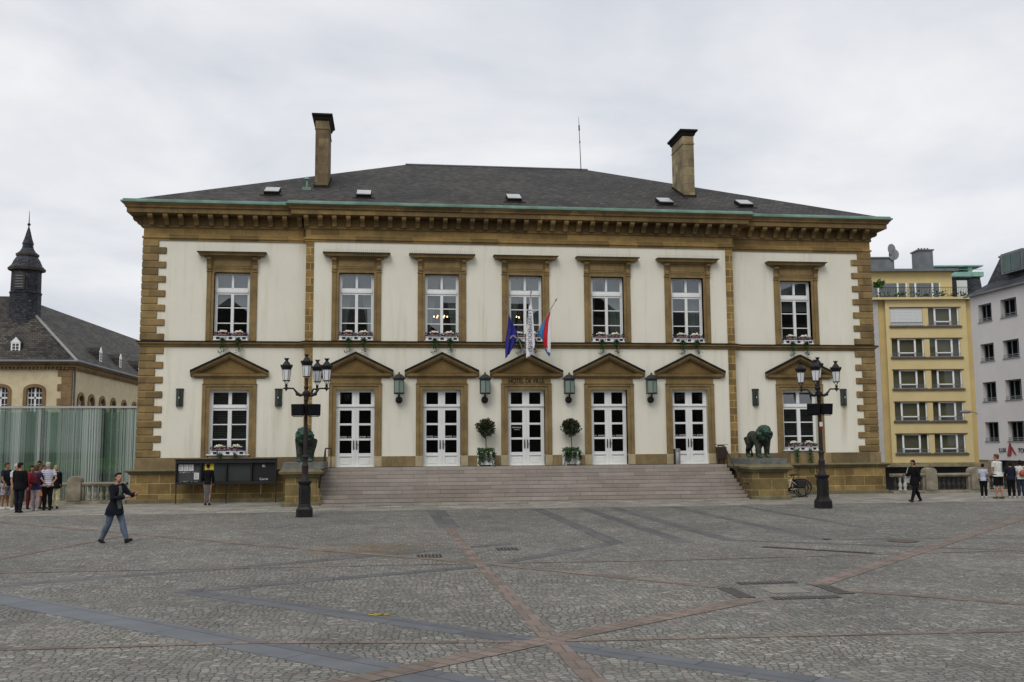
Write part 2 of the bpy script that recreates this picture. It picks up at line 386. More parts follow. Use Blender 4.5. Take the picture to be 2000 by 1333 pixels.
    M['grey_wall'] = simple('grey_render', (.60,.575,.565), .92, .05, .5, bump=.1, dark=((.52,.50,.49), .4))
    M['zinc'] = simple('zinc_sheet', (.13,.145,.155), .5, .25, 1.2)
    M['grey_frame'] = simple('grey_metal_frame', (.17,.175,.18), .5, .15, 2)
    M['stone_dark'] = simple('darkened_house_front', (.10,.09,.075), .9, .3, .6)  # fronts coloured dark so the window panes mirror a dark row
    M['stone_far'] = sandstone('old_town_stone', (.8,.4), c=(.24,.20,.15), grime=.6, mortar=(.2,.17,.13))
    M['college_wall'] = simple('rough_cream_render', (.60,.51,.33), .95, .12, 2.2, bump=.3, bscale=6, dark=((.48,.40,.25), .5))
    M['college_stone'] = sandstone('college_stone', c=(.24,.16,.08), grime=.4)
    M['sky_curtain'] = simple('shop_dark', (.02,.02,.022), .5, .4, 1)
    M['red_sign'] = simple('dark_red_sign', (.22,.01,.02), .5, .15, 3)
    M['dark_sign'] = simple('charcoal_letters', (.06,.06,.065), .5, .15, 3)
    M['dish'] = simple('grey_dish', (.20,.21,.215), .5, .1, 4)
    M['bal'] = simple('weathered_balustrade_stone', (.25,.22,.16), .9, .35, 2.5, bump=.25, dark=((.05,.048,.032), .9))
    M['bal_dark'] = simple('backlit_baluster_stone', (.030,.027,.023), .9, .5, 6)  # near black colour stands in for balusters seen against the light
    M['copper2'] = simple('pale_copper', (.22,.40,.33), .7, .2, 2)
    M['dormer_glass'] = simple('green_dormer_glass', (.035,.075,.06), .15, .3, 1)
    M['bal_light'] = simple('replaced_baluster_stone', (.40,.39,.36), .9, .12, 4)
    # screen printed glass
    t = NT('printed_glass'); tr = t.n('ShaderNodeBsdfTransparent'); tr.inputs[0].default_value = (.58,.72,.64,1)
    v = t.mapped((1, 1, 0))
    sp = t.n('ShaderNodeSeparateXYZ'); t.l(t.pos(), sp.inputs[0]); cb = t.n('ShaderNodeCombineXYZ'); t.l(sp.outputs[0], cb.inputs[0])
    n1 = t.noise(16, 3, .8, cb.outputs[0]); n2 = t.noise(1.1, 2, .6, cb.outputs[0])
    fac = t.math('MULTIPLY', t.rng(n1, .42, .56, .04, 1), t.rng(n2, .44, .56, .12, 1))
    t.color((.62,.66,.64)); t.b.inputs['Roughness'].default_value = .35
    gl = t.n('ShaderNodeBsdfGlossy'); gl.inputs['Roughness'].default_value = .02
    m1 = t.n('ShaderNodeMixShader'); m1.inputs[0].default_value = .05; t.l(tr.outputs[0], m1.inputs[1]); t.l(gl.outputs[0], m1.inputs[2])
    m2 = t.n('ShaderNodeMixShader'); t.l(t.math('MULTIPLY', fac, .58), m2.inputs[0]); t.l(m1.outputs[0], m2.inputs[1]); t.l(t.b.outputs[0], m2.inputs[2])
    t.l(m2.outputs[0], t.out.inputs[0]); M['printed'] = t.mat
    M['pav_floor'] = simple('bright_green_floor', (.22,.33,.13), .7, .15, 1)
    M['pav_wall'] = simple('deep_green_wall', (.07,.125,.085), .8, .6, .5)
    M['bulb'] = NT('lamp_bulb').mat
    b = M['bulb'].node_tree.nodes['Principled BSDF']; b.inputs['Emission Color'].default_value = (1,.62,.3,1); b.inputs['Emission Strength'].default_value = 9
    M['paper'] = simple('white_paper', (.62,.64,.63), .8, .05, 10)
    M['ink'] = simple('printed_ink', (.06,.06,.07), .8, .1, 10)
    M['poster_yellow'] = simple('yellow_poster', (.60,.50,.02), .7, .08, 4)
    M['felt'] = simple('charcoal_pinboard', (.050,.050,.052), .8, .15, 6)
    M['felt_green'] = simple('green_grey_pinboard', (.032,.040,.038), .35, .15, 2)
    M['poster_black'] = simple('black_poster', (.006,.006,.008), .5, .2, 3)
    M['steel'] = simple('brushed_steel', (.30,.30,.28), .4, .15, 5, metal=.6)
    M['letter_white'] = simple('white_lettering', (.75,.75,.75), .6, .03, 5)
    M['letter_black'] = simple('black_lettering', (.008,.007,.006), .8, .2, 5, spec=.1)
    M['bike_white'] = simple('white_bike_paint', (.70,.66,.62), .35, .05, 4)
    M['rubber'] = simple('black_rubber', (.014,.014,.015), .75, .2, 10)
    M['flag_blue'] = simple('navy_flag_cloth', (.022,.022,.22), .75, .2, 4)
    M['flag_red'] = simple('red_flag_cloth', (.52,.012,.02), .75, .15, 4)
    M['flag_white'] = simple('white_flag_cloth', (.80,.79,.83), .75, .06, 4)
    M['flag_azure'] = simple('azure_flag_cloth', (.03,.22,.50), .75, .15, 4)
    M['gold'] = simple('gold_star', (.6,.48,.12), .6, .1, 5)
    M['pole_grey'] = simple('pale_flag_pole', (.33,.33,.31), .5, .1, 5)
    # people
    for n, c in dict(skin=(.40,.22,.15), skin_b=(.30,.15,.09), hair_dark=(.016,.011,.008), hair_brown=(.06,.034,.018), hair_grey=(.40,.37,.33), hair_blond=(.30,.23,.11), hair_red=(.10,.05,.03),
                     navy=(.014,.017,.032), black_cloth=(.007,.007,.009), charcoal=(.022,.022,.026), navy_dark=(.011,.012,.018), olive_grey=(.12,.135,.105), jeans=(.095,.12,.17), jeans_dark=(.025,.03,.05), offwhite=(.56,.56,.52),
                     red_cloth=(.28,.018,.02), orange=(.62,.16,.01), pink_trousers=(.40,.33,.34), lemon=(.55,.53,.33), purple=(.035,.028,.08), burgundy=(.11,.02,.025), khaki=(.20,.16,.09), grey_cloth=(.10,.10,.105),
                     pale_blue=(.42,.47,.58), shoe_dark=(.025,.018,.016), shoe_white=(.55,.53,.53), olive_dark=(.10,.08,.03)).items():
        M[n] = simple('person_' + n, c, .9, .22, 14, bump=.25, bscale=22, spec=.15)
    M['bag_red'] = simple('rust_leather', (.30,.06,.03), .6, .2, 8)
    t = NT('striped_shirt'); sp = t.n('ShaderNodeSeparateXYZ'); t.l(t.pos(), sp.inputs[0])
    w = t.math('SINE', t.math('MULTIPLY', sp.outputs[2], 2*PI/.075))
    t.color(t.mix(t.rng(w, .45, .7, 0, 1), (.55,.56,.62), (.11,.13,.24))); M['stripes'] = t.set(.85)
    t = NT('patterned_shorts'); t.color(t.ramp(t.noise(26, 2, .7), [(.45, (.05,.02,.06)), (.55, (.5,.47,.5))])); M['pattern'] = t.set(.85)
build_materials()

# ------------------------------------------------------------------ camera, light, sky
cam = bpy.data.cameras.new('camera'); co = bpy.data.objects.new('camera', cam); COL.objects.link(co)
cam.sensor_width = 36; cam.lens = 36*1880.56/2000; cam.clip_start = .1; cam.clip_end = 2000
F = Vector((.12559304,.98636676,.10633439)); RR = Vector((.99205906,-.12559308,-.00672281)); UU = Vector((-.00672371,-.10633433,.9943077))
co.matrix_world = Matrix(((RR.x,UU.x,-F.x,-5.9053),(RR.y,UU.y,-F.y,-41.5664),(RR.z,UU.z,-F.z,2.4111),(0,0,0,1)))
scene.camera = co
scene.render.resolution_x = 1024; scene.render.resolution_y = 682
scene.view_settings.view_transform = 'Standard'; scene.view_settings.look = 'None'; scene.view_settings.exposure = 0; scene.view_settings.gamma = 1
SUN_EL, SUN_AZ = R(48), R(205)         # azimuth measured clockwise from +y
sd = Vector((math.sin(SUN_AZ)*math.cos(SUN_EL), math.cos(SUN_AZ)*math.cos(SUN_EL), math.sin(SUN_EL)))
sun = bpy.data.lights.new('sun', 'SUN'); sun.energy = 1.35; sun.angle = R(28); sun.color = (1,.965,.91)
so = bpy.data.objects.new('sun', sun); COL.objects.link(so); so.rotation_euler = sd.to_track_quat('Z', 'Y').to_euler(); so.location = (-20,-60,60)
W = bpy.data.worlds.new('World'); scene.world = W; W.use_nodes = True
nt = W.node_tree; nt.nodes.clear()
def wn(t, **k):
    x = nt.nodes.new(t)
    for a, b in k.items(): setattr(x, a, b)
    return x
sky = wn('ShaderNodeTexSky', sky_type='NISHITA'); sky.sun_disc = False; sky.sun_elevation = SUN_EL; sky.sun_rotation = SUN_AZ
bg1 = wn('ShaderNodeBackground'); bg1.inputs[1].default_value = .1; nt.links.new(sky.outputs[0], bg1.inputs[0])
tc = wn('ShaderNodeTexCoord'); sp = wn('ShaderNodeSeparateXYZ'); nt.links.new(tc.outputs['Generated'], sp.inputs[0])
ad = wn('ShaderNodeMath', operation='ADD'); nt.links.new(sp.outputs[2], ad.inputs[0]); ad.inputs[1].default_value = .22
mx = wn('ShaderNodeMath', operation='MAXIMUM'); nt.links.new(ad.outputs[0], mx.inputs[0]); mx.inputs[1].default_value = .12
dx = wn('ShaderNodeMath', operation='DIVIDE'); dy = wn('ShaderNodeMath', operation='DIVIDE')
nt.links.new(sp.outputs[0], dx.inputs[0]); nt.links.new(mx.outputs[0], dx.inputs[1]); nt.links.new(sp.outputs[1], dy.inputs[0]); nt.links.new(mx.outputs[0], dy.inputs[1])
cb = wn('ShaderNodeCombineXYZ'); nt.links.new(dx.outputs[0], cb.inputs[0]); nt.links.new(dy.outputs[0], cb.inputs[1])
nz = wn('ShaderNodeTexNoise'); nz.inputs['Scale'].default_value = 1.5; nz.inputs['Detail'].default_value = 7; nz.inputs['Roughness'].default_value = .52; nz.inputs['Distortion'].default_value = .35
nt.links.new(cb.outputs[0], nz.inputs['Vector'])
rp = wn('ShaderNodeValToRGB'); rp.color_ramp.elements[0].position = .36; rp.color_ramp.elements[1].position = .62
rp.color_ramp.elements[0].color = (.66,.69,.75,1); rp.color_ramp.elements[1].color = (.915,.92,.94,1)
nt.links.new(nz.outputs['Fac'], rp.inputs[0])
bg2 = wn('ShaderNodeBackground'); bg2.inputs[1].default_value = 1.0; nt.links.new(rp.outputs[0], bg2.inputs[0])
ms = wn('ShaderNodeMixShader'); ms.inputs[0].default_value = .94; nt.links.new(bg1.outputs[0], ms.inputs[1]); nt.links.new(bg2.outputs[0], ms.inputs[2])
ow = wn('ShaderNodeOutputWorld'); nt.links.new(ms.outputs[0], ow.inputs[0])

# ------------------------------------------------------------------ ground
mb = MB()
mb.quad((-400,-400,0),(400,-400,0),(400,1.0,0),(-400,1.0,0))
mb.quad((-400,1.0,0),(400,1.0,0),(400,1.0,-3.6),(-400,1.0,-3.6))
mb.quad((-400,1.0,-3.6),(400,1.0,-3.6),(400,900,-3.6),(-400,900,-3.6))
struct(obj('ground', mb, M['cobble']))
mb = MB()
ys = [(-5.4,.004), (-3.6,.06), (.9,.075)]
for (a, za), (b, zb) in zip(ys, ys[1:]): mb.quad((-60,a,za),(34,a,za),(34,b,zb),(-60,b,zb))
struct(obj('pavement', mb, M['pave']))
def gz(y): return .004 if y < -5.4 else (.004 + (y+5.4)/1.8*.056 if y < -3.6 else .07)
def band(name, pts, w, mat, z=.004):
    """strip along pts, w = full width"""
    mb = MB(); P = [Vector((x,y,0)) for x, y in pts]; L = []; Rr = []
    for i, p in enumerate(P):
        d = (P[min(i+1,len(P)-1)] - P[max(i-1,0)]).normalized(); n = Vector((-d.y,d.x,0))*w/2
        L.append(p+n); Rr.append(p-n)
    for i in range(len(P)-1):
        mb.quad((L[i].x,L[i].y,z),(Rr[i].x,Rr[i].y,z),(Rr[i+1].x,Rr[i+1].y,z),(L[i+1].x,L[i+1].y,z))
    return struct(obj(name, mb, mat))
BS, BD, RS, RL = M['bluestone'], M['bluestone_dark'], M['redset'], M['redset_line']
band('slate_paving_band', [(-20,-17.3),(-12.1,-24.85),(-5.4,-31.3),(-1,-35.6)], .58, BS, .003)
band('slate_paving_band', [(-9.3,-24.5),(-4.4,-29.3),(4,-37.4)], .42, BS, .003)
band('slate_paving_band', [(-9.2,-24.55),(-4.2,-22.25),(-.37,-18.2)], .34, BD, .005)
band('slate_paving_band', [(-16,-24.8),(-12.7,-23.3),(-8.6,-21.3),(-2.9,-17.9)], .36, BD, .003)
band('slate_paving_band', [(-4.15,-13.0),(-4.2,-5.4)], .62, BD, .004)
for x, y0 in ((-.42,-18.3), (1.27,-18.5), (2.48,-18.2), (4.8,-18.5)): band('slate_paving_band', [(x,y0),(x,-5.4)], .42, BD, .003)
band('slate_paving_band', [(7.4,-5.4),(7.4,-16)], .3, BD, .003)
band('slate_paving_band', [(4.8,-18.4),(30,-21.0)], .26, BD, .003)
band('slate_paving_band', [(2.48,-18.1),(8,-21.6),(30,-23.0)], .22, BD, .004)
band('brick_paving_band', [(-4.2,-13.0),(-4.08,-21.6),(-3.9,-29.6),(-3.6,-36)], .24, RL, .0055)
band('brick_paving_band', [(-30,3-1.2-.0),(-18.45,-7.96),(-9.1,-17.05),(-4.08,-21.6),(-1.83,-24.1),(-.45,-25.6)], .28, RS, .006)
band('brick_paving_band', [(1.35,-26.2),(3.45,-28.0),(10,-33.5)], .28, RS, .006)
band('brick_paving_band', [(-17.5,-22.5),(-14.3,-18.9),(-12.9,-13.2)], .26, RS, .0066)
band('brick_paving_band', [(-30,-20.6),(-14,-21.5),(-4.1,-21.7),(-.5,-21.9),(8,-21.5),(24,-19.5)], .12, RL, .0066)
band('brick_paving_band', [(-25,-28.6),(-7.5,-29.1),(-4.4,-29.55),(2.1,-29.9),(14,-30.4)], .13, RL, .0066)
band('brick_paving_band', [(-9,-33.2),(-5.67,-30.8),(-3.95,-29.5),(-.3,-26.95)], .36, RS, .0073)
band('brick_paving_band', [(1.25,-25.7),(14.1,-12.9),(22,-5.6)], .36, RS, .0073)
# drain frame round the pale cover slab
DC = Vector((.55,-26.0,0))
def slab(name, label, cat, x0, x1, y0, y1, mat, z=.018, group=None, rz=0, c=None):
    mb = MB(); mb.box(x0,x1,y0,y1,0.002,z); o = obj(name, mb, mat); return tag(o, label, cat, group)
slab('cover_slab', 'pale square stone cover slab in the middle of four drain grates', 'cover slab', .2,.86,-26.45,-25.85, M['concrete_slab'], .009)
def grate(x0, x1, y0, y1, label, group=None, along='x'):
    t = thing('drain_grate', label, 'grate', ((x0+x1)/2,(y0+y1)/2,0), 0, group)
    w, h = (x1-x0)/2, (y1-y0)/2
    mb = MB(); mb.box(-w,w,-h,h,.001,.007); obj('pit', mb, M['pit'], t)
    mb = MB(); mb.box(-w,w,-h,-h+.02,.006,.012); mb.box(-w,w,h-.02,h,.006,.012); mb.box(-w,-w+.02,-h+.02,h-.02,.006,.012); mb.box(w-.02,w,-h+.02,h-.02,.006,.012)
    n = int((2*w if along == 'x' else 2*h)/.075)
    for i in range(1, n):
        if along == 'x': q = -w+2*w*i/n; mb.box(q-.02,q+.02,-h+.02,h-.02,.006,.0115)
        else: q = -h+2*h*i/n; mb.box(-w+.02,w-.02,q-.02,q+.02,.006,.0115)
    obj('grille', mb, M['grate'], t)
    return t
G4 = 'drain grates round the cover slab'
grate(.05,1.08,-25.42,-25.2,'long drain grate along the far side of the pale cover slab',G4)
grate(.0,1.08,-27.05,-26.82,'long drain grate along the near side of the pale cover slab',G4)
grate(-.47,-.22,-26.8,-25.75,'drain grate along the left side of the pale cover slab',G4,'y')
grate(1.2,1.46,-26.7,-25.72,'drain grate along the right side of the pale cover slab',G4,'y')
grate(-3.45,-2.95,-19.4,-18.9,'small square gully grate beside the red brick line near the steps','grate') if False else grate(-3.45,-2.95,-19.4,-18.9,'small square gully grate right of the red brick line')
grate(-5.3,-4.75,-20.5,-19.95,'small square gully grate left of the red brick line')
mb = MB(); mb.lathe([(.36,.002),(.36,.018),(.33,.022),(.02,.022)], n=24)
o = tag(obj('manhole_cover', mb, M['rustplate'], loc=(6.47,-19.2,0), smooth=True), 'rusty round manhole cover beside the wide red band on the right', 'manhole cover')
o = slab('channel_drain', 'long dark slot of drain channel in the cobbles at right', 'drain', -1.25,1.25,-.1,.1, M['iron_brown'], .009); o.location = (3.6,-20.65,0); o.rotation_euler = (0,0,R(-43))
mb = MB(); mb.box(-.15,.15,-.02,.02,.008,.0105); mb.add([(-.06,.09,.0105),(-.06,-.09,.0105),(.07,-.015,.0105),(.07,.015,.0105)], [(0,1,2,3)])
tag(obj('spray_arrow', mb, M['yellow_paint'], loc=(-6.04,-27.39,.001)), 'small yellow spray painted arrow mark on the slate band', 'ground mark')

# ------------------------------------------------------------------ town hall
WY = .35; CW = 9.5; HW = 16.29; AX = 3.677; BX = 12.628
hall = thing('town_hall', 'long two storey cream town hall with brown sandstone trim and slate hipped roof', 'town hall', (0,0,0))
HU, HD, HL = .745, .81, .8155
ZU0, ZU1, ZD0, ZD1, ZL0 = 6.90, 9.80, 1.48, 4.756, 2.07
cx_c = [k*AX for k in (-2,-1,0,1,2)]
mb = MB()
mb.wall(-CW, CW, 1.48, 11.2, 0, [(c-HU,c+HU,ZU0,ZU1) for c in cx_c] + [(c-HD,c+HD,ZD0+.001,ZD1) for c in cx_c], .34)
for s in (-1, 1):
    c = s*BX; a, b = sorted((s*CW, s*HW))
    mb.wall(a, b, 1.4, 11.2, WY, [(c-HU,c+HU,ZU0,ZU1),(c-HL,c+HL,ZL0,ZD1)], .34)
    mb.quad((s*CW,0,1.4),(s*CW,WY,1.4),(s*CW,WY,11.2),(s*CW,0,11.2))
    mb.quad((s*HW,WY,0),(s*HW,18,0),(s*HW,18,11.2),(s*HW,WY,11.2))
mb.quad((-HW,18,0),(HW,18,0),(HW,18,11.2),(-HW,18,11.2))
obj('wall', mb, M['plaster'], hall)
# base wall and plinth bands of the wings
for s in (-1, 1):
    a, b = sorted((s*10.2, s*(HW+.22))); mb = MB(); mb.box(a, b, .17, 1.2, -.1, 1.30); obj('base_wall', mb, M['ashlar'], hall, bevel=.01)
    a, b = sorted((s*9.6, s*(HW+.30))); mb = MB(); mb.box(a, b, .05, 1.25, -.1, .24); obj('base_course', mb, M['cap_stone'], hall, bevel=.02)
    a, b = sorted((s*9.6, s*(HW+.16))); mb = MB()
    mb.mould(a, b, .24, [(.07,1.24),(.14,1.29),(.14,1.33),(.24,1.37),(.26,1.41),(.22,1.44),(-.02,1.47)], 1.2, 1 if s < 0 else 0, 1 if s > 0 else 0)
    obj('base_ledge', mb, M['cap_stone'], hall)
    a, b = sorted((s*CW, s*(HW+.10))); mb = MB(); mb.box(a, b, .27, 1.0, 1.45, 1.93); obj('plinth_band', mb, M['sand_band'], hall, bevel=.01)
edges = [-CW] + [q for c in cx_c for q in (c-HD-.32, c+HD+.32)] + [CW]
for i in range(0, len(edges), 2): mb = MB(); mb.box(edges[i], edges[i+1], -.055, .3, 1.482, 1.93); obj('plinth_band', mb, M['sand_band'], hall, bevel=.01)
# quoins
for s in (-1, 1):
    mb = MB(); z = 1.935; i = 0
    def q(z0, z1, ln):
        a, b = sorted((s*(HW-ln), s*(HW+.07))); mb.box(a, b, WY-.06, WY+.5, z0+.012, z1-.012)
    for k in range(15): q(1.94+k*.3095, 1.94+(k+1)*.3095, (.92, .60)[k % 2])
    mb.box(*sorted((s*(HW-.58), s*(HW+.045))), WY-.035, WY+.48, 1.945, 6.572)
    obj('corner_quoins', mb, M['sand_block'], hall, bevel=.025); mb = MB()
    for k in range(14): q(6.85+k*.3085, 6.85+(k+1)*.3085, (.92, .60)[k % 2])
    mb.box(*sorted((s*(HW-.58), s*(HW+.045))), WY-.035, WY+.48, 6.86, 11.165)
    obj('corner_quoins', mb, M['sand_block'], hall, bevel=.025)
    mb = MB(); mb.box(*sorted((s*(CW-.32), s*(CW+.012))), -.03, .36, 1.935, 6.57); obj('pilaster_strip', mb, M['sand_strip'], hall); mb = MB(); mb.box(*sorted((s*(CW-.32), s*(CW+.012))), -.03, .36, 6.85, 11.17)
    obj('pilaster_strip', mb, M['sand_strip'], hall)
# string course, frieze, cornice: wings then centre
SEG = [(-HW, -CW, WY, 1, 0), (-CW, CW, 0, 1, 1), (CW, HW, WY, 0, 1)]
for a, b, y, l, r in SEG:
    mb = MB(); top = MB()
    mb.mould(a, b, y, [(.03,6.575),(.06,6.60),(.06,6.66),(.13,6.71),(.17,6.72),(.17,6.775)], y+.3, l, r)
    top.mould(a, b, y, [(.19,6.777),(.19,6.805),(.02,6.852)], y+.3, l, r)
    sc_ = obj('string_course', mb, M['sand'], hall); obj('lead_flashing', top, M['lead'], sc_)
for a, b, y, l, r in SEG:
    mb = MB(); mb.mould(a, b, y, [(.05,11.15),(.05,11.21),(.10,11.24),(.10,11.29),(.04,11.33),(.04,11.70)], y+.3, l, r)
    obj('frieze', mb, M['sand_frieze'], hall)
COR = []
for a, b, y, l, r in SEG:
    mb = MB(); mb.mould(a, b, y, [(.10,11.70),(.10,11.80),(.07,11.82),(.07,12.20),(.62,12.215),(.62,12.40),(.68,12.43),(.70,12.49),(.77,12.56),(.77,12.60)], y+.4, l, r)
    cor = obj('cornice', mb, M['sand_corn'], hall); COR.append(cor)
    mb = MB(); mb.mould(a, b, y, [(.78,12.595),(.83,12.61),(.83,12.675),(.77,12.68),(.75,12.76)], y+.2, l, r)
    obj('gutter', mb, M['copper'], cor)
M['brk'] = M['sand']
bp = MB()
prof = [(-.065,12.212),(-.57,12.212),(-.57,12.10),(-.52,12.03),(-.42,12.00),(-.30,11.96),(-.24,11.88),(-.22,11.78),(-.065,11.76)]
w = .095; n = len(prof)
bp.add([(-w,y,z) for y, z in prof] + [(w,y,z) for y, z in prof], [tuple(range(n)), tuple(reversed(range(n,2*n)))] + [(i,(i+1)%n,n+(i+1)%n,n+i) for i in range(n)])
bme = bp.mesh('bracket')
for (a, b, y, l, r), cor in zip(SEG, COR):
    L = b - a; k = round(L/.60); st = L/k
    for i in range(k if y else k+1):
        x = a + (st*(i+.0) if not y else st*(i+.5))
        x = min(max(x, -HW+.1), HW-.1)
        link('bracket', bme, M['sand_corn'], cor, (x, y, 0))  # darker stone puts the shade under the cornice into the bracket colour
for s in (-1, 1):                                    # brackets round the corners
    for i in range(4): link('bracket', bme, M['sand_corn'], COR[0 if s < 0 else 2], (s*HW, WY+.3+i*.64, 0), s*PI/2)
# roof
mb = MB()
ex, ey0, ey1, rz_, rx_, ry_, ez = 16.98, -.36, 18.4, 17.35, 5.15, 9.1, 12.69
mb.add([(-ex,ey0,ez),(ex,ey0,ez),(ex,ey1,ez),(-ex,ey1,ez),(-rx_,ry_,rz_),(rx_-.35,ry_,rz_)], [(0,1,5,4),(1,2,5),(2,3,4,5),(3,0,4),(3,2,1,0)])
mb.add([(-10.2,-.74,12.62),(10.2,-.74,12.62),(10.2,-.36,12.70),(-10.2,-.36,12.70)], [(0,1,2,3)])
roof = obj('roof', mb, M['slate'], hall)
mb = MB(); mb.tube([(-rx_,ry_,rz_+.02),(rx_-.35,ry_,rz_+.02)], .05, 6)
obj('ridge_flashing', mb, M['zinc'], roof)
mb = MB(); mb.box(-14.6,14.6,.4,17.6,11.2,12.60)
obj('attic_wall', mb, M['plaster'], hall)
def roof_z(y): return ez + (rz_-ez)*(y-ey0)/(ry_-ey0)
SL = math.atan2(rz_-ez, ry_-ey0)
for x, y in ((-11.17,1.6),(-7.12,1.5),(-.31,1.45),(6.83,1.5),(10.71,1.5)):
    z = roof_z(y); c, s = math.cos(SL), math.sin(SL)
    def P(u, v, h): return (x+u, y+v*c-h*s, z+v*s+h*c)
    def bx(m, u0,u1,v0,v1,h0,h1):
        m.add([P(u0,v0,h0),P(u1,v0,h0),P(u1,v1,h0),P(u0,v1,h0),P(u0,v0,h1),P(u1,v0,h1),P(u1,v1,h1),P(u0,v1,h1)], [(0,3,2,1),(4,5,6,7),(0,1,5,4),(1,2,6,5),(2,3,7,6),(3,0,4,7)])
    m = MB(); bx(m,-.33,.33,-.42,.42,-.05,.15); bx(m,-.5,.5,-.6,-.44,-.02,.02); sk = obj('skylight', m, M['lead'], hall)
    m = MB(); bx(m,-.31,.31,-.44,.40,.155,.19); obj('skylight_pane', m, M['skylight'], sk)
# chimneys
def chimney(xc, w, y0, y1, ztop, mt='chim'):
    z0 = roof_z(y0) - .3
    mb = MB(); mb.box(xc-w/2, xc+w/2, y0, y1, z0, ztop-.28); mb.box(xc-w/2-.03, xc+w/2+.03, y0-.03, y1+.03, ztop-.72, ztop-.66)
    ch = obj('chimney', mb, M[mt], hall, bevel=.012)
    mb = MB()
    mb.rings([[(xc-w/2-o, y0-o, z), (xc+w/2+o, y0-o, z), (xc+w/2+o, y1+o, z), (xc-w/2-o, y1+o, z)] for o, z in ((.02,ztop-.30),(.06,ztop-.24),(.08,ztop-.16),(.17,ztop-.08),(.17,ztop))])
    obj('chimney_cap', mb, M['lead'], ch)
    mb = MB(); zb = roof_z(y0)
    mb.add([(xc-w/2-.05,y0-.08,zb-.05),(xc+w/2+.05,y0-.08,zb-.05),(xc+w/2+.05,y1,roof_z(y1)-.05),(xc-w/2-.05,y1,roof_z(y1)-.05),
            (xc-w/2-.05,y0-.04,zb+.10),(xc+w/2+.05,y0-.04,zb+.10),(xc+w/2+.05,y1,roof_z(y1)+.10),(xc-w/2-.05,y1,roof_z(y1)+.10)], [(0,3,2,1),(4,5,6,7),(0,1,5,4),(1,2,6,5),(2,3,7,6),(3,0,4,7)])
    obj('flashing', mb, M['lead'], ch)
M['chim'] = sandstone('chimney_stone', (.7,.42), c=(.185,.14,.078), grime=.9, mortar=(.12,.09,.05), zoff=.1)
M['chim_pale'] = sandstone('pale_chimney_stone', (.7,.42), c=(.29,.235,.14), grime=.6, mortar=(.14,.11,.07), zoff=.1)
chimney(-9.13, .61, 3.0, 4.9, 17.86); chimney(8.57, .55, 3.0, 4.9, 17.72, 'chim_pale')
mb = MB(); zz = roof_z(2.6); mb.lathe([(.05,-.1),(.05,.42),(.13,.44),(.10,.52),(.02,.58)], (-9.75,2.6,zz), 10); mb.box(-9.95,-9.55,2.4,2.75,zz-.1,zz+.04)
obj('vent_pipe', mb, M['copper'], hall, smooth=True)
mb = MB(); mb.tube([(4.42,9.05,17.2),(4.38,9.05,18.6),(4.34,9.05,19.9),(4.33,9.05,20.35)], [.025,.02,.016,.008], 6); mb.tube([(4.35,9.05,19.55),(4.345,9.05,19.85)], .04, 6); mb.tube([(4.38,9.05,18.85),(4.37,9.05,18.95)], .035, 6)
obj('antenna', mb, M['iron'], hall)

